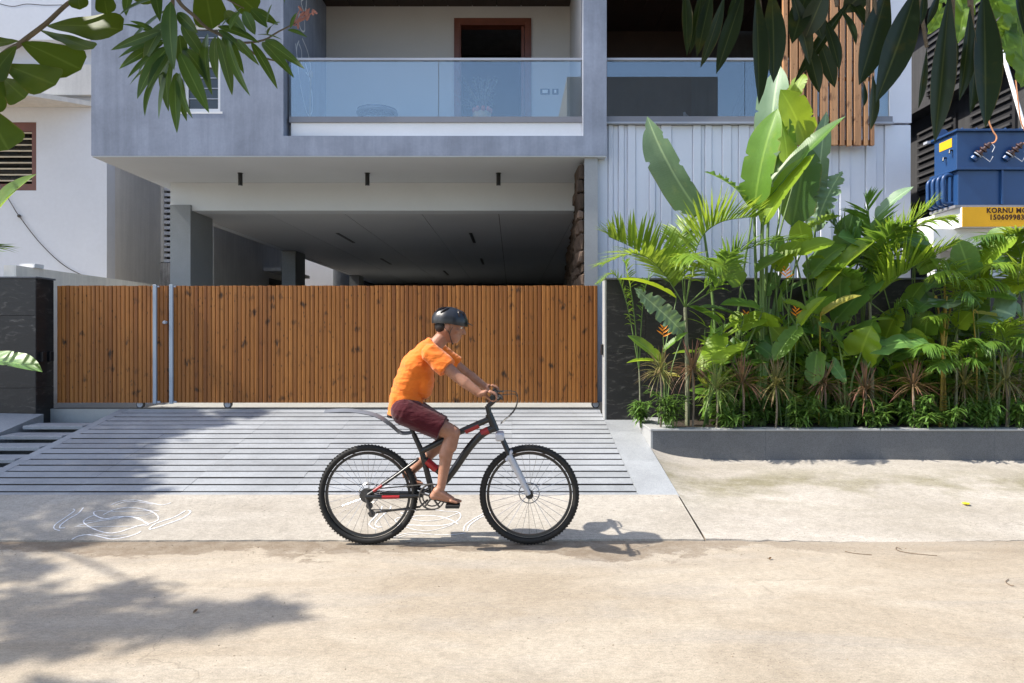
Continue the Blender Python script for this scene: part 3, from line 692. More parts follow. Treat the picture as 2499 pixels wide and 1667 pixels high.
# ================================================================ timber gate
GY = 8.20
def gate_slat_mesh(wd, z0, z1, name):
    'one milled rib: wide rounded face with a chamfer on either edge'
    h = wd / 2
    prof = [(-h + .001, .030), (-h + .001, .010), (-h + .006, .0025), (-h + .012, 0.0), (h - .012, 0.0), (h - .006, .0025), (h - .001, .010), (h - .001, .030)]
    vs = [(x, y, z0) for x, y in prof] + [(x, y, z1) for x, y in prof]; n = len(prof)
    fs = [(i, (i + 1) % n, (i + 1) % n + n, i + n) for i in range(n)] + [tuple(range(n))[::-1], tuple(range(n, 2 * n))]
    m = MB().add(vs, fs).mesh(name); m.materials.append(M['slat_wood']); return m
GZ0, GZ1 = 0.653, 2.06
def gate(name, label, x0, x1, wheels, seed):
    g = thing(name, label, 'gate', ((x0 + x1) / 2, GY, FZ))
    n = round((x1 - x0) / 0.0515); p = (x1 - x0) / n; r_ = random.Random(seed)
    meshes = [gate_slat_mesh(p, GZ0, GZ1 + d, 'slat') for d in (-.003, 0, .002)]
    for i in range(n):
        inst('slat', meshes[r_.randrange(3)], g, (x0 + p * (i + .5), GY + r_.uniform(0, .0025), 0))
    for z in (GZ0 + .03, 1.35, GZ1 - .06):
        MB().box(x0 + .005, x1 - .005, GY + .031, GY + .07, z, z + .045).build('frame_rail', M['grey_metal'], g)
    for X in wheels:
        w_ = MB().cyl((X, GY + .05, FZ + .052), (0, 1, 0), .05, .032, 24).build('wheel', M['dark_metal'], g, True)
        MB().cyl((X, GY + .031, FZ + .052), (0, 1, 0), .036, .004, 20).build('hub', M['grey_metal'], w_, True)
        MB().box(X - .012, X + .012, GY + .026, GY + .03, FZ + .05, GZ0 + .02).build('fork', M['grey_metal'], w_)
    return g
gm = gate('sliding_gate', 'long sliding gate of knotty orange-brown timber slats on small wheels', -4.128, 1.03, [xat(553, GY), xat(1455, GY)], 1)
gl = gate('side_gate_leaf', 'narrow timber slat gate leaf next to the stone pier', -5.47, -4.134, [xat(338, GY)], 2)
for g, x in ((gl, 378.5), (gm, 418.5)):
    X = xat(x, GY - .02)
    m = MB().box(X - .021, X + .021, GY - .033, GY - .003, GZ0 - .01, GZ1 + .01, .003); m.build('steel_post', M['steel_post'] if 'steel_post' in M else M['grey_metal'], g)
    MB().box(X + .0215, X + .06, GY - .02, GY - .003, GZ0 + .0, GZ0 + .022).build('post_bracket', M['grey_metal'], g)
    MB().box(X + .0215, X + .05, GY - .02, GY - .003, GZ1 - .02, GZ1 - .003).build('post_bracket', M['grey_metal'], g)
kp = at(404, 787, GY - .02)
kn = MB().lathe((kp.x, GY - .002, kp.z), [(.018, 0), (.018, .006), (.009, .01), (.009, .025), (.019, .03), (.022, .04), (.018, .05), (.006, .052)], 20, (0, -1, 0)).build('knob', M['grey_metal'], gl, True)
b = MB(); b.box(-5.5, 1.05, GY - .012, GY + .09, FZ + .0005, FZ + .006)
tr = b.build('gate_track', M['dark_metal']); tag(tr, 'dark steel track set in the paving under the timber gate', 'rail')

# ================================================================ neighbour on the left
DN = 12.0
nx_ = lambda x: xat(x, DN); nz_ = lambda y: zat(y, DN)
nb = thing('old_house', 'old whitewashed house with brown louvred window behind the cream boundary wall', 'house', (-10, 13, 0.5))
NX = nx_(261)
wz0, wz1, wxr = nz_(465), nz_(298), nx_(89)
MB().wall(-16, NX, 0.4, 9.0, DN, DN + .25, [(-11.0, wxr, wz0, wz1)]).build('front_wall', M['old_wall'], nb)
MB().box(NX - .25, NX, DN + .251, 13.85, 0.4, 9.0).build('side_wall', M['old_side_wall'], nb)
MB().box(-16, NX, 20, 20.2, .4, 9).build('rear_wall', M['old_wall'], nb)
MB().box(-16, NX, DN, 20, 9.0, 9.2).build('roof', M['old_wall'], nb)
MB().box(-16, nx_(222) + .4, DN - .14, DN - .002, nz_(238), nz_(165)).build('lintel_band', M['old_side_wall'], nb)
m = MB(); m.add([(-16, DN - .75, nz_(262) - .0), (-8.3, DN - .75, nz_(262)), (nx_(240), DN - .01, nz_(262)), (-16, DN - .01, nz_(262)),
                 (-16, DN - .75, nz_(262) + .08), (-8.3, DN - .75, nz_(262) + .08), (nx_(240), DN - .01, nz_(262) + .08), (-16, DN - .01, nz_(262) + .08)],
                [(0, 1, 2, 3), (4, 7, 6, 5), (0, 4, 5, 1), (1, 5, 6, 2), (2, 6, 7, 3), (3, 7, 4, 0)])
m.v = [(x, y, z - .35 * 0) for x, y, z in m.v]; m.build('sunshade', M['old_side_wall'], nb)
# upper storey set forward, with a cracked render
MB().box(-16, nx_(222) + .5, DN - .3, DN - .145, nz_(115), 9.0).build('upper_wall', M['old_wall'], nb)
b = MB(); pts = [(nx_(0) - .3, 6.93), (nx_(14), 6.80), (nx_(60), 6.72), (nx_(95), 6.76), (nx_(140), 6.74), (nx_(210), 6.75)]
b.tube(smooth_pts([(x, DN - .301, nz_(30) + (z - 6.76)) for x, z in pts], 5), .006, 4, flat=.3, up=(0, 1, 0)); b.build('crack', M['gap_dark'], nb)
wf = MB().wall(-11.0, wxr, wz0, wz1, DN + .02, DN + .12, [(-10.0, wxr - .09, wz0 + .12, wz1 - .16)]).build('window', M['red_wood'], nb)
for k in range(9):
    z = wz0 + .18 + k * (wz1 - wz0 - .36) / 8
    MB().box(-10.0, wxr - .092, DN + .03, DN + .05, z - .012, z + .012).build('grille_bar', M['grille'], wf)
for k in range(6):
    z = wz0 + .2 + k * (wz1 - wz0 - .4) / 6
    m = MB().add([(-10, DN + .10, z), (wxr - .092, DN + .10, z), (wxr - .092, DN + .17, z + .17), (-10, DN + .17, z + .17), (-10, DN + .105, z), (wxr - .092, DN + .105, z), (wxr - .092, DN + .175, z + .17), (-10, DN + .175, z + .17)],
                 [(0, 1, 2, 3), (7, 6, 5, 4), (0, 4, 5, 1), (2, 6, 7, 3), (1, 5, 6, 2), (0, 3, 7, 4)]); m.build('louvre_pane', M['pane_dark'], wf)
MB().box(-11, wxr, DN + .6, DN + .7, wz0, wz1).build('room_back', M['dark_room'], nb)
# pierced ventilation panel and stained plinth where the side wall ends
DV = 13.86
vx0, vx1 = NX + .001, xat(430, DV)
MB().box(xat(386, DV), vx1 + .6, DV + .12, DV + .2, 0.4, 6).build('vent_back', M['dark_room'], nb)
zt, zb = zat(440, DV), zat(640, DV); k = 0
z = zb
while z < zt + .6:
    MB().box(vx0, vx1 + .5, DV, DV + .1, z, z + .062).build('vent_slat', M['old_wall'], nb); z += .112
MB().box(vx0 - .15, vx1 + .5, DV - .06, DV + .19, .4, zb - .02).build('plinth', M['stained_wall'], nb)
MB().box(vx0, vx0 + .06, DV - .02, DV + .11, zb, zt + .7).build('vent_jamb', M['old_side_wall'], nb)
# cable
b = MB(); P = [at(30, 500, DN - .03), at(47, 527, DN - .03), at(100, 595, DN - .03), at(160, 650, DN - .03), at(225, 682, DN - .03)]
b.tube(smooth_pts([P[0] + Vector((-.3, 0, .5))] + P, 6), .007, 5); b.ell(P[1], (.03, .03, .03), 8, 6)
cb = b.build('cable', M['dark_metal']); tag(cb, 'thin slack grey cable hanging against the old white wall', 'cable')

bw = MB(); bx = -6.0
bw.box(bx - .15, bx, 8.26, 11.6, 0.45, 2.31); o = thing('boundary_wall', 'low cream boundary wall running back beside the old white house', 'wall', (bx, 10, .5)); bw.build('wall_run', M['cream_wall'], o)
MB().box(bx - .17, bx + .02, 8.55, 8.72, 2.3105, 2.36).build('coping_block', M['white_paint'], o)
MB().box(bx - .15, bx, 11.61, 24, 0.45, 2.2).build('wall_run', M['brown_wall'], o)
# buildings beyond the carport columns
o = thing('rear_house', 'plain weathered plaster house seen between the carport columns', 'house', (-7, 17, .5))
MB().box(-9.5, -6.2, 14.2, 19.5, 2.45, 8).build('wall', M['old_side_wall'], o)
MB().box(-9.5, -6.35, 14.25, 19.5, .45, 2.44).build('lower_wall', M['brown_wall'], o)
MB().box(-6.19, -5.75, 17.0, 19.4, 3.05, 3.13).build('sunshade', M['old_side_wall'], o)
MB().box(-6.19, -6.17, 17.4, 18.8, 1.6, 2.9).build('window', M['pane_dark'], o)
o = thing('white_house', 'small white house far behind the carport columns', 'house', (-7, 25, .5))
MB().box(-12, -5.9, 22.5, 30, .45, 7).build('wall', M['white_paint'], o)
MB().box(-5.899, -5.4, 23, 28, 2.75, 2.85).build('sunshade', M['white_paint'], o)
MB().box(-5.899, -5.88, 23.6, 25.2, 1.2, 2.6).build('window', M['pane_dark'], o)

# ================================================================ neighbour on the right and transformer
o = thing('dark_house', 'dark grey shaded house with louvred windows behind the transformer', 'house', (11, 14, .3))
RX = 8.3
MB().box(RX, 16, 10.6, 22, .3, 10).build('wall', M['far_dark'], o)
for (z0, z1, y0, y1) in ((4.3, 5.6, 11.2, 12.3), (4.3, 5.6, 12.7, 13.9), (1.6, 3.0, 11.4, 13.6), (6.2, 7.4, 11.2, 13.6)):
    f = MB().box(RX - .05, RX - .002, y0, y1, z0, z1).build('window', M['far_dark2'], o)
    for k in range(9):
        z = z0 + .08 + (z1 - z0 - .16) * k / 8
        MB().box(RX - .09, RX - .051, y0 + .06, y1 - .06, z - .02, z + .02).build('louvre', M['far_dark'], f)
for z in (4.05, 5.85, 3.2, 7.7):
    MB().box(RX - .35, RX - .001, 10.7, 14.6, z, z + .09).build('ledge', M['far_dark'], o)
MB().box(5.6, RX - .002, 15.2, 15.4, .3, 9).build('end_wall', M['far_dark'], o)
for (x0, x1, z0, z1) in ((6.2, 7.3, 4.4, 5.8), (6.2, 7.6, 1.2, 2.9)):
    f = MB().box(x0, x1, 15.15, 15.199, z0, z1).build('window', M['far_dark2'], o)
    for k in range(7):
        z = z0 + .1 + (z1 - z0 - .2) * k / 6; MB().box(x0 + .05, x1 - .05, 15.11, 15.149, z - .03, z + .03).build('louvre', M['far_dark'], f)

TD = 8.05
tx = lambda x: xat(x, TD); tz = lambda y: zat(y, TD)
M['yellow_paint'] = paint('yellow_paint', (0.78, 0.40, 0.012), 0.6, 0.08, 3, 0.05, 0.1)
M['tank_blue'] = paint('tank_blue', (0.014, 0.055, 0.165), 0.38, 0.12, 3, 0.06, 0.05, 0.5)
M['porcelain'] = paint('porcelain', (0.055, 0.03, 0.028), 0.15, 0.1, 5, 0, 0, 0.6)
M['copper'] = paint('copper', (0.6, 0.26, 0.12), 0.4, 0.1, 5, 0, 0, 0.5, 0.6)
M['letter'] = paint('letter', (0.05, 0.018, 0.01), 0.7, 0.1, 8, 0, 0)
PX, PZ0, PZ1 = tx(2349), tz(553), tz(505)
pf = thing('transformer_platform', 'white concrete platform with yellow painted front edge carrying the blue transformer', 'platform', (6.5, 8.5, .3))
MB().box(PX, 8.2, TD + .004, 8.95, PZ0, PZ1 - .002).build('slab', M['white_paint'], pf)
MB().box(PX - .002, 8.2, TD - .004, TD + .0035, PZ0 - .002, PZ1 - .001).build('painted_edge', M['yellow_paint'], pf)
MB().box(PX - .25, 8.0, 8.2, 8.85, PZ0 - .22, PZ0 - .003).build('beam', M['white_paint'], pf)
for x in (PX + .12, PX + .95, PX + 1.9):
    for y in (8.25, 8.65): MB().box(x, x + .18, y, y + .16, .3, PZ0 - .2215).build('leg', M['white_paint'], pf)
MB().box(PX - .2, 8.0, 8.25, 8.4, 2.12, 2.25).build('cross_beam', M['white_paint'], pf)
def letters(txt, x, y, size, parent):
    cu = bpy.data.curves.new('lettering', 'FONT'); cu.body = txt; cu.size = size; cu.extrude = .0008; cu.space_character = 1.12
    cu.offset = 0.0028; cu.resolution_u = 3
    to = bpy.data.objects.new('lettering', cu); link(to)
    dg = bpy.context.evaluated_depsgraph_get(); me = bpy.data.meshes.new_from_object(to.evaluated_get(dg))
    bpy.data.objects.remove(to)
    me.materials.clear(); me.materials.append(M['letter'])
    ob = bpy.data.objects.new('lettering', me); link(ob); ob.location = (x, TD - .0052, y); ob.rotation_euler = (R(90), 0, 0)
    return attach(ob, parent)
letters('KORNU MOH', tx(2407), tz(519.5), 0.083, pf)
letters('1506099830', tx(2414), tz(536), 0.083, pf)

tf = thing('transformer', 'blue oil filled electric transformer with brown bushings on the white platform', 'transformer', (6.2, 8.4, PZ1))
BX0, BX1, BY0, BY1 = tx(2344), 7.6, TD + .06, TD + .50
zf, zl = tz(413), tz(318)
BL = M['tank_blue']
MB().box(BX0 + .012, BX1, BY0, BY1, PZ1 + .03, zf, .004).build('tank', BL, tf)
MB().box(BX0 - .03, BX1 + .03, BY0 - .045, BY1 + .045, zf + .0005, zf + .028, .002).build('flange', BL, tf)
MB().box(BX0, BX1, BY0 + .004, BY1 - .004, zf + .0285, zl, .004).build('upper_tank', BL, tf)
MB().box(BX0 - .03, BX1 + .03, BY0 - .04, BY1 + .08, zl + .0005, zl + .026, .003).build('lid', BL, tf)
for k in range(12):
    x = BX0 + .05 + k * .17
    MB().cyl((x, BY0 - .02, zl + .034), (0, 0, 1), .011, .014, 6).build('lid_bolt', BL, tf)
MB().box(BX0 - .04, BX1, BY0 - .03, BY1 + .03, PZ1 + .0, PZ1 + .029).build('skid', M['rail_metal'], tf)
for x in (tx(2452), tx(2600)):
    MB().box(x - .012, x + .012, BY0 - .03, BY0 - .001, PZ1 + .04, zf - .001).build('stiffener', BL, tf)
for k in range(4):
    y = BY0 + .10 + k * .10; X = BX0 - .10
    b = MB(); b.tube(smooth_pts([(BX0 + .011, y, zf - .04), (X + .04, y, zf - .035), (X, y, zf - .08), (X, y, zf - .2), (X, y, PZ1 + .12), (X + .03, y, PZ1 + .07), (BX0 + .011, y, PZ1 + .07)], 6), .024, 10)
    b.build('radiator_tube', BL, tf, True)
MB().cyl((xat(2297, 8.62), 8.62, zat(330, 8.62)), (0, 1, 0), .065, .09, 24).build('conservator', BL, tf, True)
MB().box(BX0 - .075, BX0 - .031, BY1 + .02, BY1 + .10, zl - .01, zl + .02).build('lid_clamp', M['grey_metal'], tf)
np_ = MB().box(BX0 - .004, BX0 - .0005, BY0 + .09, BY0 + .33, zl - .155, zl - .05).build('plate', M['yellow_paint'], tf)
for y, z in ((BY0 + .08, zl - .2), (BY0 + .2, zl - .26)):
    b = MB(); b.tube([(BX0, y, z), (BX0 - .035, y, z), (BX0 - .045, y - .01, z - .04)], .011, 8); b.build('valve', M['black_metal'], tf, True)
for n_, x in enumerate((2385, 2463, 2541)):
    base = Vector((tx(x), BY0 - .002, tz(384))); ax = Vector((.62, -.45, .75)).normalized()
    bu = MB().lathe(base - ax * .02, [(.03, 0), (.045, .01), (.045, .04), (.03, .05)], 16, ax).build('bushing', BL, tf, True)
    prof = [(.034, .045)]
    for k in range(3):
        h = .06 + k * .052; prof += [(.024, h), (.052 - k * .004, h + .012), (.05 - k * .004, h + .026), (.026, h + .034)]
    prof += [(.022, .225), (.008, .235)]
    MB().lathe(base, prof, 20, ax).build('insulator', M['porcelain'], bu, True)
    MB().torus(base + ax * .055, ax, .045, .007, 24, 6).build('clamp_ring', M['grey_metal'], bu, True)
    e = base + ax * .235
    b = MB(); b.tube(smooth_pts([e - ax * .02, e + Vector((.03, -.02, -.0)), e + Vector((.05, -.02, .06)), e + Vector((.02, 0, .14)), e + Vector((-.02, .02, .3)), e + Vector((-.05, .05, .75))], 6), .009 if n_ == 0 else .008, 7)
    b.build('lead', M['copper'], bu, True)
    b = MB(); b.tube([base + ax * .06 + Vector((.02, -.03, -.02)), base + Vector((.13, -.09, -.06)), base + Vector((.16, -.1, 0))], .005, 6)
    b.tube([e, e + Vector((.03, -.02, -.06)), e + Vector((.0, -.02, -.12))], .005, 6); b.build('arcing_horn', M['grey_metal'], bu)
# white conduit slanting down behind
p0, p1 = at(2436, 90, 9.0), at(2500, 310, 8.6)
d = (p1 - p0)
b = MB(); b.tube([p0 - d * 2.4, p1 + d * .62], .024, 10)
o = b.build('conduit', M['white_paint'], None, True); tag(o, 'slanting white conduit pipe beside the transformer', 'pipe')

# ================================================================ house across the street, seen mirrored in the balcony glass
o = thing('opposite_house', 'grey house across the street seen mirrored in the balcony glass', 'house', (4.6, -7, 0))
MB().wall(1.95, 7.3, -.02, 10.6, -6.2, -6.0, [(2.7, 4.0, 4.0, 5.4), (5.2, 6.5, 4.0, 5.4), (2.7, 4.0, 7.2, 8.6), (5.2, 6.5, 7.2, 8.6)]).build('wall', M['opposite'], o)
MB().box(1.95, 7.3, -11, -6.201, -.02, 10.6).build('body', M['opposite'], o)
for x0 in (2.7, 5.2):
    for z0 in (4.0, 7.2): MB().box(x0, x0 + 1.3, -6.15, -6.13, z0, z0 + 1.4).build('window', M['pane_dark'], o)

# ================================================================ balcony furniture
T = at(921, 277, 10.0)
tb = thing('round_table', 'round glass table with spoked metal rim on the balcony', 'table', (T.x, 10.0, FLZ))
tzp = T.z
MB().torus((T.x, 10, tzp), (0, 0, 1), .275, .028, 48, 8).build('rim', M['rail_metal'], tb, True)
for k in range(5):
    a = k * 2 * math.pi / 5 + .5
    b = MB(); b.tube([(T.x, 10, tzp), (T.x + .27 * math.cos(a), 10 + .27 * math.sin(a), tzp)], .012, 6); b.build('spoke', M['rail_metal'], tb)
MB().cyl((T.x, 10, (tzp + FLZ) / 2), (0, 0, 1), .025, tzp - FLZ - .01, 12).build('pedestal', M['grey_metal'], tb)
MB().cyl((T.x, 10, FLZ + .011), (0, 0, 1), .2, .02, 24).build('foot', M['grey_metal'], tb)
MB().cyl((T.x, 10, tzp + .036), (0, 0, 1), .29, .008, 40).build('table_top', M['glass'], tb)
M['pot'] = paint('pot', (0.55, 0.40, 0.22), 0.5, 0.35, 14, 0.2, 0.1)
M['pot_red'] = paint('pot_red', (0.5, 0.12, 0.06), 0.5, 0.2, 10, 0.2, 0.1)
Pp = at(1177, 290, 9.7); pz = Pp.z + .02
pp = thing('potted_plant', 'bushy grey-green plant in a scalloped painted pot on the balcony', 'plant', (Pp.x, 9.7, FLZ))
pot = MB().lathe((Pp.x, 9.7, FLZ), [(.07, 0), (.09, .05), (.125, .15), (.13, pz - FLZ + .05), (.12, pz - FLZ + .07), (.10, pz - FLZ + .06)], 24).build('pot', M['pot'], pp, True)
for k in range(9):
    a = 2 * math.pi * k / 9; c = (Pp.x + .118 * math.cos(a), 9.7 + .118 * math.sin(a), pz + .09)
    MB().ell(c, (.03, .03, .045), 10, 6).build('scallop', M['pot_red'], pot, True)
M['stick'] = paint('stick', (0.35, 0.3, 0.24), 0.7, 0.2, 10)
S = at(757, 290, 9.5)
st = thing('garden_torch', 'slender upright torch stick near the balcony side wall', 'torch', (S.x, 9.5, FLZ))
b = MB(); b.tube([(S.x - .01, 9.5, FLZ), (S.x + .012, 9.5, FLZ + .75)], .012, 8); b.build('stick', M['stick'], st)
MB().lathe((S.x + .012, 9.5, FLZ + .75), [(.01, 0), (.028, .02), (.03, .08), (.015, .1)], 12).build('head', M['stick'], st, True)
MB().lathe((S.x - .01, 9.5, FLZ), [(.05, 0), (.05, .02), (.02, .06)], 12).build('foot', M['dark_metal'], st, True)

# ================================================================ chalk drawings on the apron
def apron_pt(x, y):
    s_ = (y - VY) / F; D = (CH + SL * Y0 - .012) / (s_ + SL); return Vector((xat(x, D), D, ramp_z(D) + .0125))
M['chalk'] = paint('chalk', (0.82, 0.82, 0.84), 0.95, 0.15, 30, 0.25, 0.2)
def chalk(name, label, strokes):
    c0 = apron_pt(*strokes[0][0][0]); t_ = thing(name, label, 'chalk drawing', c0, 'chalk drawings on the apron')
    for pts, wd in strokes:
        b = MB(); q = smooth_pts([apron_pt(*p) for p in pts], 7)
        b.tube(q, [wd * .72 * (0.5 + .7 * abs(math.sin(i * .9))) for i in range(len(q))], 6, flat=.22, up=(0, 0, 1)); b.build('stroke', M['chalk'], t_)
k_ = lambda L: [(x * .319, 950 + y * .319) for x, y in L]
chalk('chalk_drawing', 'white looping chalk drawing on the shaded side of the concrete apron', [
    (k_([(850, 885), (930, 855), (1040, 848), (1150, 868), (1240, 885), (1310, 868)]), .006), (k_([(880, 890), (960, 862), (1060, 862), (1170, 880)]), .005),
    (k_([(640, 905), (600, 950), (530, 990), (470, 1035), (460, 1060), (500, 1060)]), .007), (k_([(560, 915), (570, 930), (510, 975), (430, 1030), (415, 1065), (460, 1082)]), .006),
    (k_([(1440, 925), (1460, 940), (1400, 985), (1280, 1030), (1160, 1070), (1150, 1060), (1200, 1025), (1330, 980), (1420, 930)]), .007),
    (k_([(1220, 930), (1090, 930), (900, 935), (740, 932), (725, 960), (800, 990), (900, 975), (1040, 980), (1100, 1010), (1140, 1035)]), .006),
    (k_([(790, 960), (880, 920), (980, 905), (1090, 915), (1180, 945), (1215, 990), (1170, 1020), (1060, 1045), (900, 1095), (800, 1095), (700, 1060), (640, 1015), (680, 980), (740, 960)]), .006),
    (k_([(570, 1052), (800, 1050), (1000, 1048), (1140, 1035), (1000, 975), (880, 990), (720, 1015), (590, 1045)]), .005),
    (k_([(1180, 940), (1100, 965), (950, 975), (800, 995), (640, 1010)]), .004),
    (k_([(550, 1150), (620, 1118), (720, 1118), (850, 1145), (960, 1132), (1050, 1105), (1080, 1085)]), .007), (k_([(600, 1125), (720, 1108), (860, 1125), (980, 1110)]), .005)])
q_ = lambda L: [(850 + x * .2168, 980 + y * .2168) for x, y in L]
chalk('chalk_drawing', 'white looping chalk drawing on the apron under the bicycle', [
    (q_([(480, 1175), (470, 1210), (380, 1290), (310, 1370), (330, 1410), (385, 1410)]), .007), (q_([(380, 1175), (370, 1220), (300, 1300), (240, 1370), (260, 1410), (320, 1440)]), .006),
    (q_([(1600, 1215), (1590, 1260), (1480, 1310), (1370, 1390), (1340, 1455)]), .006), (q_([(1540, 1210), (1520, 1260), (1400, 1330), (1320, 1390), (1300, 1455)]), .006),
    (q_([(590, 1250), (700, 1235), (900, 1215), (1100, 1235), (1240, 1245), (1265, 1300), (1200, 1360), (1050, 1395), (850, 1395), (650, 1390), (530, 1400)]), .006),
    (q_([(1250, 1250), (1100, 1310), (950, 1340), (800, 1340), (700, 1310), (800, 1285), (1000, 1290), (1150, 1330), (1240, 1380)]), .005),
    (q_([(590, 1250), (640, 1285), (540, 1320), (550, 1360), (700, 1430), (880, 1455), (1040, 1430), (1180, 1380)]), .005),
    (q_([(510, 1530), (620, 1490), (780, 1480), (960, 1495), (1150, 1500), (1320, 1480)]), .006), (q_([(560, 1535), (660, 1505), (800, 1495)]), .005)])
# fallen things on the verge and road
M['petal'] = paint('petal', (0.85, 0.62, 0.02), 0.6, 0.1, 20)
P = Vector((0, 0, 0)); y_ = 1232; s_ = (y_ - VY) / F; D = (CH + .11 * Y0 - .006) / (s_ + .11); P = Vector((xat(2358, D), D, verge_z(9, D) + .012))
fl = thing('fallen_flower', 'small yellow flower lying on the concrete verge', 'flower', P)
for k in range(5):
    a = k * 1.257; MB().ell(P + Vector((.016 * math.cos(a), .016 * math.sin(a), .006)), (.014, .014, .006), 8, 5).build('petal', M['petal'], fl)
M['twig'] = paint('twig', (0.16, 0.11, 0.07), 0.9, 0.2, 20)
def road_pt(x, y): D = CH * F / (y - VY); return Vector((xat(x, D), D, .005))
for lab, pts in (('thin brown twig curling on the road below the verge', [(2200, 1342), (2188, 1337), (2192, 1345), (2225, 1352), (2288, 1358)]), ('short straight brown twig lying on the road', [(2062, 1347), (2085, 1352), (2128, 1356)]),
                 ('pale curved stalk lying on the open road', [(2462, 1415), (2455, 1422), (2466, 1430), (2475, 1432)])):
    b = MB(); b.tube(smooth_pts([road_pt(*p) for p in pts], 6), .0022, 5); o = b.build('twig', M['twig']); tag(o, lab, 'twig', 'twigs on the road')

M['dry_leaf'] = paint('dry_leaf', (0.20, 0.12, 0.06), 0.85, 0.3, 30, 0.2, 0.2)
rd = random.Random(8)
for (x, y, lb) in ((478, 1495, 'small dry leaf scrap lying in the tree shade on the road'), (1880, 1366, 'tiny dry leaf scrap near the short straight twig')):
    p = road_pt(x, y); a = rd.uniform(0, 6.28); L = rd.uniform(.012, .022); m = MB(); d_ = Vector((math.cos(a), math.sin(a), 0)); s_ = Vector((-d_.y, d_.x, 0))
    pts = [p - d_ * L, p - d_ * L * .3 + s_ * L * .45 + Vector((0, 0, .006)), p + d_ * L * .5 + s_ * L * .3 + Vector((0, 0, .010)), p + d_ * L + Vector((0, 0, .007)), p + d_ * L * .5 - s_ * L * .3 + Vector((0, 0, .009)), p - d_ * L * .3 - s_ * L * .45 + Vector((0, 0, .005)), p + Vector((0, 0, .001))]
    m.add(pts, [(0, 1, 6), (1, 2, 6), (2, 3, 6), (3, 4, 6), (4, 5, 6), (5, 0, 6)]); o = m.build('dry_leaf', M['dry_leaf'])
    tag(o, lb, 'leaf', 'dry leaf scraps on the road')
# ================================================================ foliage
def leaf_mat(name, col, trans, tfac=0.38, rough=0.38, veins=0.0, mid=0.5, var=0.25, spec=0.4, tipcol=None):
    t = NT(name); tc = t.new('ShaderNodeTexCoord'); sep = t.new('ShaderNodeSeparateXYZ'); t.lk(tc.outputs['UV'], sep.inputs[0])
    U, V = sep.outputs[0], sep.outputs[1]; p = t.pos()
    au = t.math('ABSOLUTE', t.math('SUBTRACT', U, 0.5))
    r = t.rand(); n = t.noise(p, 5, 4, 0.6); n2 = t.noise(p, 40, 4, 0.6)
    k = t.math('ADD', t.math('MULTIPLY', r, 0.6), t.math('MULTIPLY', n, 0.5))
    c = t.mix(t.ramp(k, [(0.1, 0.0), (0.95, 1.0)]), tuple(x * (1 - var) for x in col), tuple(min(1, x * (1 + var)) for x in col))
    c = t.mix(1.0, c, t.ramp(n2, [(0.3, 0.86), (0.7, 1.0)]), 'MULTIPLY')
    if tipcol: c = t.mix(t.ramp(V, [(0.45, 0.0), (1.0, 0.85)]), c, tipcol)
    if mid: c = t.mix(t.math('MULTIPLY', t.ramp(au, [(0.015, 1.0), (0.045, 0.0)]), mid), c, (col[0] * 1.9 + .06, col[1] * 1.7 + .06, col[2] * 1.7 + .02))
    eb = t.math('MULTIPLY', t.ramp(t.math('ADD', au, t.math('MULTIPLY', t.noise(p, 16, 4, 0.6), 0.16)), [(0.545, 0.0), (0.60, 0.75)]), t.ramp(t.noise(p, 2.5, 2, 0.5), [(0.42, 0.0), (0.6, 1.0)]))
    c = t.mix(eb, c, (0.24, 0.17, 0.06))
    c = t.mix(t.ramp(t.noise(p, 7, 5, 0.65), [(0.60, 0.0), (0.74, 0.45)]), c, (col[0] * 1.6 + .10, col[1] * 1.3 + .06, col[2]))
    nrm = None
    if veins:
        wv = t.math('SINE', t.math('MULTIPLY', t.math('ADD', V, t.math('MULTIPLY', au, -0.35)), veins))
        c = t.mix(t.ramp(wv, [(0.3, 0.0), (1.0, 0.10)]), c, tuple(min(1, x * 1.7 + .02) for x in col))
        nrm = t.bump(wv, 0.16, 0.003)
    t.fin(c, rough, nrm, spec)
    tr = t.new('ShaderNodeBsdfTranslucent'); tm = t.mix(0.35, trans, c)
    t.lk(tm, tr.inputs[0])
    mx = t.new('ShaderNodeMixShader'); mx.inputs[0].default_value = tfac
    t.lk(t.b.outputs[0], mx.inputs[1]); t.lk(tr.outputs[0], mx.inputs[2]); t.lk(mx.outputs[0], t.out.inputs[0]); return t.m
M['lf_banana'] = leaf_mat('lf_banana', (0.11, 0.225, 0.032), (0.42, 0.60, 0.03), 0.42, 0.36, 300, 0.8)
M['lf_pale'] = leaf_mat('lf_pale', (0.17, 0.27, 0.16), (0.22, 0.36, 0.10), 0.25, 0.45, 300, 0.8, 0.15)
M['lf_bright'] = leaf_mat('lf_bright', (0.21, 0.33, 0.025), (0.50, 0.62, 0.03), 0.5, 0.4, 260, 0.6)
M['lf_dark'] = leaf_mat('lf_dark', (0.065, 0.145, 0.032), (0.28, 0.44, 0.03), 0.3, 0.34, 240, 0.6)
M['lf_yellow'] = leaf_mat('lf_yellow', (0.36, 0.34, 0.06), (0.6, 0.5, 0.05), 0.4, 0.45, 90, 0.5)
M['lf_ear'] = leaf_mat('lf_ear', (0.10, 0.215, 0.055), (0.34, 0.52, 0.06), 0.36, 0.4, 42, 0.9)
M['lf_palm'] = leaf_mat('lf_palm', (0.165, 0.28, 0.03), (0.48, 0.60, 0.05), 0.42, 0.36, 0, 0.4, 0.3)
M['lf_palm_dark'] = leaf_mat('lf_palm_dark', (0.095, 0.195, 0.03), (0.28, 0.44, 0.04), 0.35, 0.36, 0, 0.3, 0.3)
M['lf_oleander'] = leaf_mat('lf_oleander', (0.045, 0.095, 0.028), (0.22, 0.36, 0.03), 0.36, 0.42, 0, 1.0, 0.35)
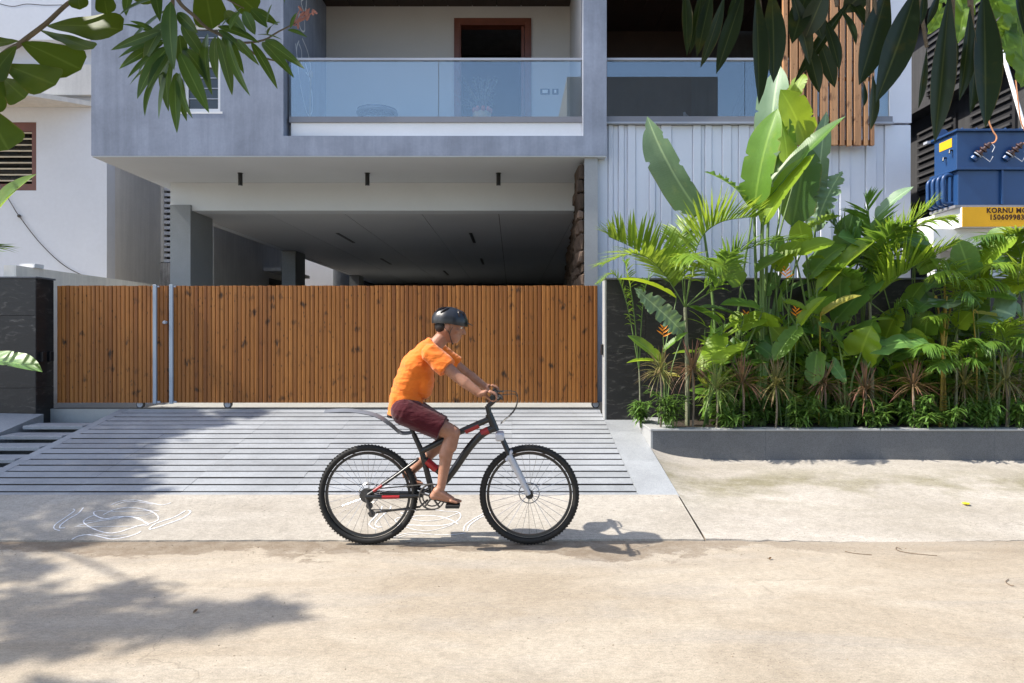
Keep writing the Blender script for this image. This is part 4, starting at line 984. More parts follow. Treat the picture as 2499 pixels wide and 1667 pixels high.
M['lf_frangipani'] = leaf_mat('lf_frangipani', (0.05, 0.095, 0.016), (0.20, 0.29, 0.02), 0.45, 0.5, 0, 0.5, 0.25, 0.2)
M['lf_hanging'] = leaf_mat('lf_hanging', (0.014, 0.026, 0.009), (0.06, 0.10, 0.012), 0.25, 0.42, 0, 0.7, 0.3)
M['lf_shrub'] = leaf_mat('lf_shrub', (0.09, 0.175, 0.035), (0.2, 0.36, 0.04), 0.3, 0.36, 0, 0.3, 0.45)
M['lf_tree'] = leaf_mat('lf_tree', (0.04, 0.08, 0.02), (0.15, 0.25, 0.03), 0.3, 0.45, 0, 0.2, 0.3)
M['lf_grey'] = leaf_mat('lf_grey', (0.16, 0.20, 0.15), (0.2, 0.25, 0.15), 0.2, 0.5, 0, 0.2, 0.2)
M['lf_vine'] = leaf_mat('lf_vine', (0.10, 0.19, 0.03), (0.36, 0.52, 0.04), 0.45, 0.4, 30, 0.6, 0.3)
M['dr_red'] = leaf_mat('dr_red', (0.17, 0.115, 0.06), (0.4, 0.2, 0.1), 0.25, 0.42, 0, 0.0, 0.35, tipcol=(0.32, 0.12, 0.11))
M['dr_brown'] = leaf_mat('dr_brown', (0.15, 0.15, 0.05), (0.35, 0.3, 0.08), 0.25, 0.42, 0, 0.0, 0.4, tipcol=(0.26, 0.13, 0.09))
M['dr_green'] = leaf_mat('dr_green', (0.20, 0.27, 0.075), (0.45, 0.5, 0.12), 0.3, 0.42, 0, 0.3, 0.3)
M['stalk'] = paint('stalk', (0.12, 0.20, 0.05), 0.5, 0.25, 9, 0.15, 0.1)
M['stalk_yellow'] = paint('stalk_yellow', (0.42, 0.30, 0.05), 0.5, 0.25, 9, 0.15, 0.1)
M['bark'] = paint('bark', (0.20, 0.165, 0.12), 0.9, 0.35, 14, 0.3, 0.6)
M['palm_trunk'] = paint('palm_trunk', (0.24, 0.25, 0.16), 0.7, 0.3, 12, 0.2, 0.4)
M['flower_orange'] = paint('flower_orange', (0.85, 0.30, 0.01), 0.5, 0.2, 20)
M['flower_pink'] = paint('flower_pink', (0.42, 0.20, 0.18), 0.6, 0.3, 20)

def raw_mesh(name, vs, fs, uv, material, smooth=True):
    me = bpy.data.meshes.new(name); me.from_pydata([tuple(v) for v in vs], [], fs)
    ul = me.uv_layers.new(name='uv'); data = [0.0] * (2 * len(me.loops)); vi = [0] * len(me.loops)
    me.loops.foreach_get('vertex_index', vi)
    for i, k in enumerate(vi): data[2 * i], data[2 * i + 1] = uv[k]
    ul.data.foreach_set('uv', data)
    if smooth: me.shade_smooth()
    me.materials.append(material); return me

def leaf_geo(wl, wr=None, nv=14, fold=0.12, bend=0.12, wave=0.0, waves=5, seed=0, curl=0.0, aspect=0.3, nu=2):
    'unit leaf: base at the origin, tip at y = 1, upper side +z; wl and wr give half width along the blade'
    wr = wr or wl; r = random.Random(seed); vs = []; uv = []; fs = []
    nc = 2 * nu + 1; ph = r.uniform(0, 6)
    for i in range(nv + 1):
        t = i / nv
        zc = bend * 4 * t * (1 - t) ; 
        for j in range(nc):
            s_ = (j - nu) / nu; w_ = (wl(t) if s_ < 0 else wr(t)) * aspect
            z = zc + fold * abs(s_) * w_ + curl * s_ * s_ * w_ + wave * w_ * abs(s_) * math.sin(t * waves * 6.28 + ph + (2 if s_ < 0 else 0))
            vs.append((s_ * w_, t, z)); uv.append((0.5 + s_ * 0.5, t))
    for i in range(nv):
        for j in range(nc - 1):
            a = i * nc + j; fs.append((a, a + 1, a + nc + 1, a + nc))
    return vs, fs, uv
def w_paddle(t): return max(0.012, min(1, (t / 0.16)) ** 0.6 * (1 - max(0, (t - 0.62) / 0.38) ** 2.1) * 0.5)
def w_lance(t): return max(0.004, math.sin(math.pi * min(1, t ** 0.8)) ** 0.8 * 0.5)
def w_obov(t): return max(0.01, (t ** 0.75) * (1 - max(0, (t - .72) / .28) ** 2.6) ** .6 * 0.55)
def w_drop(t): return max(0.004, (math.sin(math.pi * t ** 1.25) ** 0.9 if t < 1 else 0) * 0.5)
def torn(f, seed, n=7, depth=0.5):
    r = random.Random(seed); cuts = [(r.uniform(.1, .97), r.uniform(.008, .03), r.uniform(.2, depth)) for _ in range(n)]
    def g(t):
        w_ = f(t)
        for c, wd, d in cuts:
            if abs(t - c) < wd: w_ *= 1 - d * (1 - abs(t - c) / wd)
        return w_
    return g
LEAF = {}
def leaf_var(kind, material, i):
    key = (kind, material, i)
    if key not in LEAF:
        sd_ = i * 13 + 5; rr_ = random.Random(sd_)
        if kind == 'paddle': g = leaf_geo(torn(w_paddle, sd_, 3, .30), torn(w_paddle, sd_ + 1, 4, .45), 60, rr_.uniform(.25, .7), rr_.uniform(.03, .09), .018, 4, sd_, 0, 0.3)
        elif kind == 'torn': g = leaf_geo(torn(w_paddle, sd_, 14, .9), torn(w_paddle, sd_ + 1, 14, .9), 60, .4, .08, .16, 9, sd_, 0, 0.3)
        elif kind == 'lance': g = leaf_geo(w_lance, None, 12, rr_.uniform(.15, .5), rr_.uniform(.02, .09), .0, 3, sd_, 0, 0.18)
        elif kind == 'obov': g = leaf_geo(w_obov, None, 16, rr_.uniform(.02, .12), rr_.uniform(.0, .05), .05, 2, sd_, 0, 0.5, 3)
        elif kind == 'drop': g = leaf_geo(w_drop, None, 14, rr_.uniform(.25, .5), rr_.uniform(.0, .05), .0, 3, sd_, 0, 0.25)
        elif kind == 'ear':
            # heart shaped blade: two basal lobes behind the stalk joint
            vs, fs, uv = [], [], []; nv, nu_ = 20, 4; nc = 2 * nu_ + 1; fold = rr_.uniform(.0, .28); ph = rr_.uniform(0, 6)
            for q in range(nv + 1):
                t = q / nv
                for j in range(nc):
                    s_ = (j - nu_) / nu_; a = abs(s_)
                    wd = (math.sin(math.pi * (0.30 + 0.70 * t)) ** 0.9) * 0.47 if t < 1 else 0.004
                    y = t - 0.34 * max(0, 1 - t * 2.2) * a ** 0.8
                    wd *= 1 + .045 * math.sin(t * 34 + ph) * a
                    vs.append((s_ * wd, y, fold * a * wd + .10 * 4 * t * (1 - t) + .05 * a * math.sin(t * 17 + ph + s_))); uv.append((.5 + s_ * .5, t))
            for q in range(nv):
                for j in range(nc - 1):
                    b_ = q * nc + j; fs.append((b_, b_ + 1, b_ + nc + 1, b_ + nc))
            g = (vs, fs, uv)
        LEAF[key] = raw_mesh('leaf', *g, M[material])
    return LEAF[key]
ASP = {'paddle': .3, 'torn': .3, 'lance': .18, 'obov': .55, 'drop': .25, 'ear': .94}
rl = random.Random(21)
def put_leaf(parent, kind, material, base, tip, width, normal, name='leaf'):
    base, tip = Vector(base), Vector(tip); y = tip - base; L = y.length; y = y / L
    n = Vector(normal); z = n - y * n.dot(y)
    if z.length < 1e-3: z = y.orthogonal()
    z.normalize(); x = y.cross(z)
    o = bpy.data.objects.new(name, leaf_var(kind, material, rl.randrange(4))); link(o)
    o.rotation_euler = Matrix((x, y, z)).transposed().to_euler(); o.location = base
    o.scale = (width / ASP[kind], L, L)
    return attach(o, parent)

def blade(G, base, d, up, L, wd, droop=0.2, ns=3, fold=0.25):
    'adds one narrow folded strip to the geometry lists G'
    vs, fs, uv = G; d = Vector(d).normalized(); up = Vector(up); s_ = d.cross(up)
    s_ = s_.normalized() if s_.length > 1e-4 else d.orthogonal().normalized()
    p = Vector(base); n0 = len(vs)
    for i in range(ns + 1):
        t = i / ns; w_ = wd * (0.55 + 1.4 * t if t < .32 else max(.02, 1.0 - ((t - .32) / .68) ** 1.5)) * .5
        nn = s_.cross(d)
        vs.extend([p - s_ * w_ + nn * w_ * fold, p.copy(), p + s_ * w_ + nn * w_ * fold]); uv.extend([(0, t), (.5, t), (1, t)])
        d = (d + Vector((0, 0, -droop / ns))).normalized(); p = p + d * (L / ns)
    for i in range(ns):
        a = n0 + 3 * i; fs.extend([(a, a + 1, a + 4, a + 3), (a + 1, a + 2, a + 5, a + 4)])

def frond(parent, pts, length, material, n=30, wd=0.022, lift=0.5, droop=0.35, seed=0, start=0.22, side=None, rach=.007):
    'palm frond: rachis through pts with leaflets to either side'
    r = random.Random(seed); c = smooth_pts(pts, 10); m = len(c); n = int(n * 1.25); G = ([], [], [])
    for i in range(n):
        for sg in (-1, 1):
            u = start + (1 - start) * (i + r.uniform(.1, .9)) / n; k = min(m - 2, int(u * (m - 1))); t = (c[k + 1] - c[k]).normalized()
            p = c[k].lerp(c[k + 1], u * (m - 1) - k)
            sd_ = t.cross(Vector((0, 0, 1))); sd_ = sd_.normalized() if sd_.length > .2 else Vector((0, -1, 0)); up = sd_.cross(t).normalized()
            if side is not None:
                up = (up * .5 + Vector(side)).normalized(); sd_ = t.cross(up).normalized()
            ln = length * (math.sin(math.pi * (.16 + .80 * (u - start) / (1 - start))) ** .55) * r.uniform(.85, 1.12)
            d = t * (.55 + .5 * u) + sd_ * sg * r.uniform(.7, 1.0) + up * lift * r.uniform(.6, 1.3)
            blade(G, p, d, up, ln, wd * 1.55 * r.uniform(.75, 1.15), droop * r.uniform(.4, 1.6), 4)
    me = raw_mesh('frond', *G, M[material]); o = inst('frond', me, parent); o['kind'] = 'stuff'
    b = MB(); b.tube(c, [rach * (1 - .75 * i / (m - 1)) for i in range(m)], 6); b.build('frond_stem', M['stalk'], o, True)
    return o
def stalk(parent, pts, r0, r1, material='stalk', name='stalk'):
    c = smooth_pts(pts, 8); m = len(c); b = MB(); b.tube(c, [r0 + (r1 - r0) * i / (m - 1) for i in range(m)], 7); return b.build(name, M[material], parent, True)

SOIL = 0.49
Z1 = lambda x, y: (1480 + .3827 * x, 150 + .3827 * y)
Z2 = lambda x, y: (2000 + .3189 * x, 450 + .3189 * y)
Z3 = lambda x, y: (1550 + .3062 * x, 600 + .3062 * y)
def root_at(x, D): return Vector((xat(x, D), D, SOIL))
def bed_plant(name, label, cat, x, D, group=None): return thing(name, label, cat, root_at(x, D), group)
def bleaf(pl, kind, material, fr, b, t, w_, D0, D1, nrm, stem=True, r0=.014, k=None, sm='stalk'):
    'leaf given in photo coordinates of one of the zooms, with the depth of base and tip'
    D0 += .12; D1 += .12; B = at(*fr(*b), D0); T_ = at(*fr(*t), D1); px = fr(1, 0)[0] - fr(0, 0)[0]; W = w_ * px * D0 / F * 1.12
    put_leaf(pl, kind, material, B, T_, W, Vector(nrm).normalized() + Vector((-.55, 0, .35)))
    if stem:
        r_ = Vector(pl.location); r_ = r_ + Vector((rl.uniform(-.07, .07), rl.uniform(-.05, .05), -.01))
        q = r_.lerp(B, .5) + Vector((0, 0, .10)); q.x = r_.x * .65 + B.x * .35; q.y = r_.y * .6 + B.y * .4
        stalk(pl, [r_, q, B, B.lerp(T_, .12)], r0, r0 * .45, sm)

# ---- big paddle leaved clump
P1 = bed_plant('paddle_leaf_plant', 'tallest paddle-leaved plant, its upright leaves reaching the balcony glass', 'plant', 1852, 7.38)
bl = lambda *a, **k: bleaf(P1, *a, **k)
bl('paddle', 'lf_banana', Z1, (945, 945), (1095, 300), 195, 7.3, 7.1, (-.2, -.9, .3), r0=.022)
bl('paddle', 'lf_dark', Z1, (1000, 905), (1525, 350), 135, 7.25, 7.0, (-.5, -.6, .6), r0=.02)
bl('paddle', 'lf_bright', Z1, (1000, 1050), (1330, 590), 150, 7.2, 7.0, (-.55, -.7, .3), r0=.02)
bl('paddle', 'lf_pale', Z1, (1050, 640), (1110, 30), 185, 7.5, 7.5, (-.3, -.9, .1), r0=.022)
bl('paddle', 'lf_bright', Z1, (1265, 520), (1110, 180), 190, 7.42, 7.2, (-.1, -.7, .6))
bl('paddle', 'lf_bright', Z1, (1190, 240), (1265, 80), 95, 7.5, 7.5, (-.3, -.9, .1), stem=False)
bl('paddle', 'lf_banana', Z1, (1155, 660), (1090, 310), 120, 7.36, 7.25, (.5, -.8, .2))
bl('paddle', 'lf_dark', Z1, (1185, 1050), (1270, 520), 200, 7.45, 7.5, (.4, -.8, -.3), r0=.02)
bl('paddle', 'lf_pale', Z1, (1340, 1000), (1405, 320), 110, 7.55, 7.55, (-.2, -.9, .2))
bl('paddle', 'lf_dark', Z1, (1080, 740), (1130, 560), 110, 7.5, 7.5, (-.2, -.9, .2), stem=False)
P2 = bed_plant('paddle_leaf_plant', 'paddle-leaved plant leaning its grey-green leaf over the ribbed white wall', 'plant', 1772, 7.45)
bleaf(P2, 'paddle', 'lf_pale', Z1, (605, 975), (262, 352), 190, 7.45, 7.25, (-.55, -.7, .45), r0=.02)
bleaf(P2, 'torn', 'lf_banana', Z1, (935, 945), (625, 705), 125, 7.4, 7.2, (-.1, -.6, .8), r0=.016)
bleaf(P2, 'paddle', 'lf_dark', Z3, (860, 590), (500, 490), 95, 7.1, 7.0, (-.1, -.5, .9))
bleaf(P2, 'paddle', 'lf_banana', Z3, (700, 640), (420, 480), 70, 7.2, 7.2, (-.2, -.6, .8))
bleaf(P2, 'paddle', 'lf_banana', Z3, (1020, 515), (680, 470), 120, 7.05, 6.95, (-.1, -.7, .6))
P3 = bed_plant('paddle_leaf_plant', 'paddle-leaved plant with torn pale leaves beside the timber screen', 'plant', 2010, 7.45)
bleaf(P3, 'torn', 'lf_pale', Z1, (1330, 1090), (1505, 700), 160, 7.45, 7.4, (-.3, -.8, .4), r0=.018)
bleaf(P3, 'paddle', 'lf_banana', Z1, (1285, 1390), (1535, 1165), 210, 7.25, 7.15, (-.5, -.5, .8), r0=.018)
bleaf(P3, 'paddle', 'lf_banana', Z1, (1200, 1225), (955, 1350), 130, 7.2, 7.0, (-.4, -.6, .6))
bleaf(P3, 'torn', 'lf_bright', Z1, (1260, 1090), (1500, 985), 110, 7.3, 7.2, (-.2, -.5, .9))
bleaf(P3, 'paddle', 'lf_bright', Z2, (-20, 850), (552, 348), 130, 7.1, 6.95, (-.4, -.7, .6), r0=.016)
bleaf(P3, 'paddle', 'lf_dark', Z2, (110, 1060), (520, 650), 220, 7.2, 7.1, (-.3, -.7, .6), r0=.016)
bleaf(P3, 'paddle', 'lf_yellow', Z2, (10, 1010), (322, 850), 75, 7.0, 6.9, (-.2, -.6, .8), sm='stalk_yellow', r0=.008)
bleaf(P3, 'paddle', 'lf_pale', Z2, (430, 262), (720, 18), 100, 7.5, 7.35, (-.5, -.7, .5))
bleaf(P3, 'paddle', 'lf_dark', Z2, (575, 480), (812, 425), 120, 7.35, 7.3, (-.1, -.8, .5))
bleaf(P3, 'paddle', 'lf_banana', Z3, (1315, 640), (1105, 920), 140, 7.0, 6.9, (-.3, -.85, .3))
bleaf(P3, 'paddle', 'lf_banana', Z3, (1455, 835), (1425, 1118), 135, 7.05, 6.95, (-.2, -.9, .3))
bleaf(P3, 'paddle', 'lf_dark', Z3, (930, 720), (1110, 790), 90, 7.3, 7.2, (-.1, -.6, .7))
bleaf(P3, 'paddle', 'lf_dark', Z3, (970, 790), (1120, 905), 110, 7.2, 7.1, (-.1, -.6, .7))
bleaf(P3, 'paddle', 'lf_bright', Z3, (1180, 440), (1370, 510), 60, 7.1, 7.0, (-.1, -.6, .8))
bleaf(P3, 'paddle', 'lf_bright', Z3, (1300, 660), (1530, 400), 90, 7.05, 6.95, (-.3, -.7, .6))
bleaf(P3, 'paddle', 'lf_dark', Z3, (1180, 390), (1470, 270), 70, 7.35, 7.3, (-.1, -.6, .8))
P4 = bed_plant('paddle_leaf_plant', 'paddle-leaved plant with one broad lit leaf below the yellow platform edge', 'plant', 2395, 7.4)
bleaf(P4, 'paddle', 'lf_bright', Z2, (1195, 665), (1525, 398), 165, 7.2, 7.0, (-.4, -.6, .7))
bleaf(P4, 'paddle', 'lf_dark', Z2, (690, 1010), (700, 1170), 80, 7.3, 7.3, (0, -1, .1))
bleaf(P4, 'paddle', 'lf_banana', Z2, (1170, 845), (1525, 885), 95, 7.0, 6.9, (-.1, -.6, .8))
bleaf(P4, 'paddle', 'lf_yellow', Z2, (1180, 985), (1512, 1050), 55, 6.95, 6.9, (0, -.5, .8), sm='stalk_yellow', r0=.008)
bleaf(P4, 'paddle', 'lf_banana', Z2, (1640, 640), (1400, 690), 90, 7.2, 7.1, (0, -.6, .8))
bleaf(P4, 'paddle', 'lf_dark', Z2, (1330, 560), (1480, 700), 100, 7.5, 7.4, (0, -.6, .8))

# ---- elephant ears
def ear(name_label, x, D, leaves, sm='stalk'):
    e = bed_plant('elephant_ear', name_label, 'plant', x, D, 'elephant ears in the planter')
    for a in leaves: bleaf(e, *a, sm=sm, r0=.013)
ear('elephant ear with one glowing yellow-green leaf beside the palm trunk', 1730, 7.2, [('ear', 'lf_bright', Z3, (740, 800), (495, 1005), 250, 7.0, 6.9, (-.35, -.9, .2)), ('ear', 'lf_dark', Z3, (860, 880), (1000, 980), 150, 7.4, 7.3, (0, -.5, .9))])
ear('elephant ear with a wide wavy green leaf spread flat over the shrubs', 2072, 7.15, [('ear', 'lf_ear', Z2, (470, 1255), (865, 1222), 210, 6.95, 6.9, (-.15, -.55, .85)), ('ear', 'lf_bright', Z2, (320, 1290), (405, 1080), 240, 7.05, 6.95, (-.1, -.95, .2)),
    ('ear', 'lf_dark', Z2, (150, 1230), (-15, 1055), 170, 7.0, 6.9, (-.2, -.6, .8)), ('ear', 'lf_ear', Z2, (100, 1380), (205, 1530), 90, 7.05, 6.95, (.2, -.9, .3)), ('ear', 'lf_dark', Z2, (480, 1420), (590, 1480), 150, 7.4, 7.3, (0, -.6, .8))])
ear('elephant ear with rounded grey-green leaves at the top of the black wall', 2300, 7.3, [('ear', 'lf_pale', Z2, (975, 885), (985, 955), 230, 7.05, 6.95, (0, -.85, .5)), ('ear', 'lf_dark', Z2, (900, 880), (730, 985), 190, 7.15, 7.05, (-.1, -.7, .6)),
    ('ear', 'lf_ear', Z2, (960, 720), (815, 820), 170, 7.2, 7.1, (-.3, -.7, .6)), ('ear', 'lf_ear', Z2, (1080, 560), (1190, 600), 110, 7.3, 7.2, (0, -.6, .8))], 'stalk_yellow')
ear('elephant ear with one very large shiny lit leaf at the bed far end', 2440, 7.25, [('ear', 'lf_pale', Z2, (1330, 960), (1500, 1010), 330, 7.0, 6.85, (-.35, -.75, .6)), ('ear', 'lf_ear', Z2, (1500, 760), (1600, 830), 160, 7.2, 7.1, (0, -.7, .6)), ('ear', 'lf_dark', Z2, (1120, 1100), (1000, 1180), 200, 7.45, 7.4, (0, -.6, .8))])
ear('dark elephant ear deep behind the dracaenas and the tall stalks', 1930, 7.55, [('ear', 'lf_dark', Z3, (760, 800), (900, 900), 170, 7.6, 7.5, (0, -.7, .6)), ('ear', 'lf_dark', Z3, (1450, 760), (1560, 720), 150, 7.5, 7.4, (0, -.7, .6)), ('ear', 'lf_ear', Z3, (1050, 560), (1150, 640), 130, 7.5, 7.4, (-.2, -.7, .6)), ('ear', 'lf_dark', Z3, (1000, 1000), (900, 1100), 150, 7.45, 7.3, (0, -.7, .6)), ('ear', 'lf_pale', Z3, (1080, 640), (930, 680), 120, 7.5, 7.4, (-.2, -.7, .6))])

# ---- heliconias with orange flowers
def helic(label, x, D, leaves, flowers):
    h = bed_plant('heliconia', label, 'plant', x, D, 'heliconias in the planter')
    for a in leaves: bleaf(h, *a, r0=.008)
    for fr, p, d in flowers:
        B = at(*fr(*p), d); r_ = Vector(h.location); stalk(h, [r_, r_.lerp(B, .6) + Vector((.02, 0, 0)), B - Vector((0, 0, .05))], .006, .004)
        fl = None
        for k in range(6):
            s_ = -1 if k % 2 else 1; c = B + Vector((0, 0, -.04 + k * .017)); L = .10 - k * .009
            G = ([], [], []); blade(G, c, (s_ * .9, -.25, .35 + k * .12), (0, -1, .2), L, .018, -.15, 4, .8)
            me = raw_mesh('bract', *G, M['flower_orange']); inst('bract', me, h)
helic('heliconia with orange bracts in front of the black stone wall end', 1615, 7.15, [('paddle', 'lf_banana', Z3, (205, 925), (-60, 715), 80, 7.1, 7.0, (-.3, -.7, .6)), ('paddle', 'lf_bright', Z3, (250, 945), (-70, 935), 50, 7.05, 6.95, (-.1, -.5, .9)),
    ('paddle', 'lf_banana', Z3, (220, 845), (425, 688), 65, 7.1, 7.0, (-.3, -.6, .7)), ('paddle', 'lf_bright', Z3, (330, 420), (-140, 265), 55, 7.3, 7.1, (-.1, -.4, .9)), ('torn', 'lf_pale', Z3, (385, 690), (-5, 335), 140, 7.2, 7.0, (-.5, -.6, .5)), ('paddle', 'lf_yellow', Z3, (230, 1030), (360, 1045), 40, 7.0, 6.9, (-.1, -.5, .9))],
    [(Z3, (225, 690), 7.05)])
helic('heliconia with orange bracts standing high against the ribbed white wall', 1925, 7.25, [('paddle', 'lf_banana', Z3, (1170, 370), (1250, 250), 60, 7.3, 7.3, (-.3, -.8, .4)), ('paddle', 'lf_banana', Z3, (1300, 560), (1180, 650), 60, 7.3, 7.2, (-.3, -.8, .4)), ('paddle', 'lf_dark', Z3, (1050, 770), (900, 740), 70, 7.35, 7.3, (-.1, -.6, .8))],
    [(Z3, (1205, 225), 7.2), (Z3, (1285, 540), 7.3)])
helic('heliconia with small orange bracts half hidden among the stalks', 1800, 7.4, [('paddle', 'lf_banana', Z3, (820, 720), (960, 620), 60, 7.45, 7.4, (-.3, -.8, .4)), ('paddle', 'lf_dark', Z3, (800, 860), (700, 760), 70, 7.5, 7.4, (0, -.8, .4))], [(Z3, (880, 570), 7.4)])

# ---- palms
def palm(label, x, D, crown, trunk_r, fronds, group='areca palms in the planter'):
    p = bed_plant('areca_palm', label, 'palm', x, D, group); c = at(*crown, D)
    if trunk_r: stalk(p, [p.location - Vector((0, 0, .02)), p.location.lerp(c, .5) + Vector((.01, 0, 0)), c], trunk_r, trunk_r * .7, 'palm_trunk', 'trunk')
    for i, (pts, ln, mt, n, kw) in enumerate(fronds):
        P = [c] + [at(*q[0:2], q[2]) for q in pts]
        frond(p, P, ln, mt, n, seed=hash(label) % 7 + i * 3 if False else len(label) + i * 3, **kw)
z1 = lambda x, y, D: (*Z1(x, y), D)
z2 = lambda x, y, D: (*Z2(x, y), D)
z3 = lambda x, y, D: (*Z3(x, y), D)
palm('areca palm with lit feathery fronds arching over the end of the timber gate', 1678, 7.3, Z3(400, 490), .026, [
    ([z1(380, 1370, 7.2), z1(215, 1215, 7.05), z1(20, 1120, 6.95)], .48, 'lf_palm', 34, dict(lift=1.1, wd=.024, droop=.3)),
    ([z1(350, 1330, 7.1), z1(190, 1225, 6.85), z1(-20, 1290, 6.7)], .36, 'lf_palm', 26, dict(lift=.25, wd=.022, droop=.25)),
    ([z1(580, 1180, 7.25), z1(720, 1030, 7.15), z1(960, 990, 7.05)], .46, 'lf_palm', 36, dict(lift=1.0, wd=.022, droop=.35)),
    ([z1(700, 1380, 7.2), z1(880, 1200, 7.05), z1(1230, 1130, 6.9)], .38, 'lf_palm_dark', 32, dict(lift=.5, wd=.022, droop=.5)),
    ([z1(500, 1290, 7.1), z1(520, 1225, 6.8), z1(560, 1260, 6.55)], .30, 'lf_palm', 26, dict(lift=.1, wd=.022, droop=1.0)),
    ([z1(470, 1240, 7.4), z1(470, 1120, 7.5), z1(540, 1010, 7.6)], .30, 'lf_palm', 22, dict(lift=.5, wd=.02, droop=.4)),
    ([z1(700, 1440, 7.1), z1(740, 1320, 6.95), z1(780, 1230, 6.8)], .30, 'lf_palm_dark', 20, dict(lift=.3, wd=.022, droop=.6)),
    ([z1(560, 1330, 7.0), z1(640, 1270, 6.75), z1(730, 1310, 6.6)], .25, 'lf_palm', 20, dict(lift=.1, wd=.02, droop=1.2))])
palm('areca palm with upright fronds in front of the corner pillar of the white wing', 2130, 7.35, Z2(385, 900), .022, [
    ([z2(400, 500, 7.35), z2(390, 300, 7.3), z2(350, 100, 7.3)], .34, 'lf_palm_dark', 30, dict(lift=.6, wd=.024, droop=.2)),
    ([z2(480, 620, 7.3), z2(640, 360, 7.2), z2(880, 150, 7.1)], .40, 'lf_palm', 34, dict(lift=.6, wd=.02, droop=.5)),
    ([z2(540, 600, 7.2), z2(720, 340, 7.05), z2(990, 250, 6.9)], .42, 'lf_palm', 34, dict(lift=.3, wd=.02, droop=.8)),
    ([z2(520, 780, 7.2), z2(700, 640, 7.05), z2(1020, 480, 6.9)], .46, 'lf_palm', 36, dict(lift=.7, wd=.024, droop=.4)),
    ([z2(300, 600, 7.4), z2(200, 420, 7.45), z2(60, 260, 7.5)], .38, 'lf_palm_dark', 26, dict(lift=.5, wd=.024, droop=.5)),
    ([z2(440, 560, 7.2), z2(520, 400, 7.0), z2(600, 330, 6.9)], .36, 'lf_palm_dark', 26, dict(lift=.4, wd=.024, droop=.7)),
    ([z2(540, 1000, 7.3), z2(640, 900, 7.2), z2(720, 960, 7.1)], .22, 'lf_palm_dark', 26, dict(lift=.2, wd=.012, droop=.9)),
    ([z2(300, 800, 7.3), z2(200, 700, 7.2), z2(120, 640, 7.1)], .3, 'lf_palm_dark', 20, dict(lift=.3, wd=.022, droop=.6))])
palm('areca palm with drooping comb-like fronds under the transformer', 2330, 7.35, Z2(1050, 1150), .02, [
    ([z2(1040, 800, 7.3), z2(960, 600, 7.2), z2(840, 560, 7.0)], .34, 'lf_palm', 34, dict(lift=.1, wd=.014, droop=1.1)),
    ([z2(1080, 800, 7.2), z2(1000, 660, 7.0), z2(880, 690, 6.85)], .28, 'lf_palm', 34, dict(lift=.0, wd=.013, droop=1.2)),
    ([z2(1120, 820, 7.3), z2(1240, 720, 7.15), z2(1420, 760, 7.0)], .30, 'lf_palm', 36, dict(lift=.0, wd=.013, droop=1.2)),
    ([z2(1100, 700, 7.4), z2(1160, 500, 7.4), z2(1330, 400, 7.35)], .24, 'lf_palm_dark', 34, dict(lift=.1, wd=.014, droop=1.0)),
    ([z2(1080, 900, 7.1), z2(1120, 820, 6.9), z2(1180, 870, 6.8)], .22, 'lf_palm_dark', 26, dict(lift=.0, wd=.012, droop=1.0)),
    ([z2(980, 1000, 7.2), z2(900, 1000, 7.1), z2(840, 1010, 7.0)], .2, 'lf_palm', 22, dict(lift=.1, wd=.012, droop=1.0))])
palm('areca palm with dark arching fronds against the white platform legs', 2480, 7.4, Z2(1560, 900), .02, [
    ([z2(1500, 560, 7.4), z2(1400, 390, 7.35), z2(1180, 400, 7.2)], .32, 'lf_palm_dark', 36, dict(lift=.1, wd=.015, droop=1.0)),
    ([z2(1540, 560, 7.3), z2(1500, 400, 7.2), z2(1580, 340, 7.1)], .24, 'lf_palm', 34, dict(lift=.2, wd=.018, droop=.6)),
    ([z2(1500, 700, 7.2), z2(1420, 600, 7.1), z2(1320, 610, 6.95)], .3, 'lf_palm', 30, dict(lift=.1, wd=.013, droop=1.1)),
    ([z2(1520, 720, 7.1), z2(1600, 600, 7.0), z2(1680, 560, 6.9)], .35, 'lf_palm', 30, dict(lift=.3, wd=.018, droop=.7))])
palm('small palm with fan-like low fronds among the shrubs below the elephant ears', 2330, 7.1, Z2(1050, 1400), .012, [
    ([z2(960, 1270, 6.95), z2(860, 1220, 6.85), z2(790, 1250, 6.75)], .26, 'lf_palm_dark', 30, dict(lift=.1, wd=.014, droop=1.1)),
    ([z2(1080, 1250, 6.95), z2(1170, 1190, 6.85), z2(1260, 1230, 6.8)], .26, 'lf_palm_dark', 30, dict(lift=.1, wd=.014, droop=1.1)),
    ([z2(1000, 1360, 6.95), z2(960, 1340, 6.85), z2(900, 1400, 6.75)], .22, 'lf_palm_dark', 26, dict(lift=.1, wd=.014, droop=.9)),
    ([z2(1120, 1350, 6.95), z2(1180, 1330, 6.85), z2(1250, 1370, 6.8)], .22, 'lf_palm_dark', 26, dict(lift=.1, wd=.014, droop=.9))])
palm('small palm with bright low fronds at the far end of the planter', 2460, 7.1, Z2(1450, 1330), .012, [
    ([z2(1400, 1150, 6.95), z2(1360, 1090, 6.9), z2(1300, 1080, 6.85)], .26, 'lf_palm', 28, dict(lift=.4, wd=.014, droop=.8)),
    ([z2(1450, 1130, 6.95), z2(1480, 1080, 6.9), z2(1540, 1060, 6.8)], .26, 'lf_palm', 28, dict(lift=.4, wd=.014, droop=.8)),
    ([z2(1380, 1230, 6.9), z2(1320, 1200, 6.8), z2(1260, 1240, 6.75)], .24, 'lf_palm_dark', 28, dict(lift=.1, wd=.014, droop=1.0)),
    ([z2(1500, 1230, 6.9), z2(1560, 1180, 6.8), z2(1640, 1210, 6.7)], .24, 'lf_palm_dark', 28, dict(lift=.1, wd=.014, droop=1.0))])
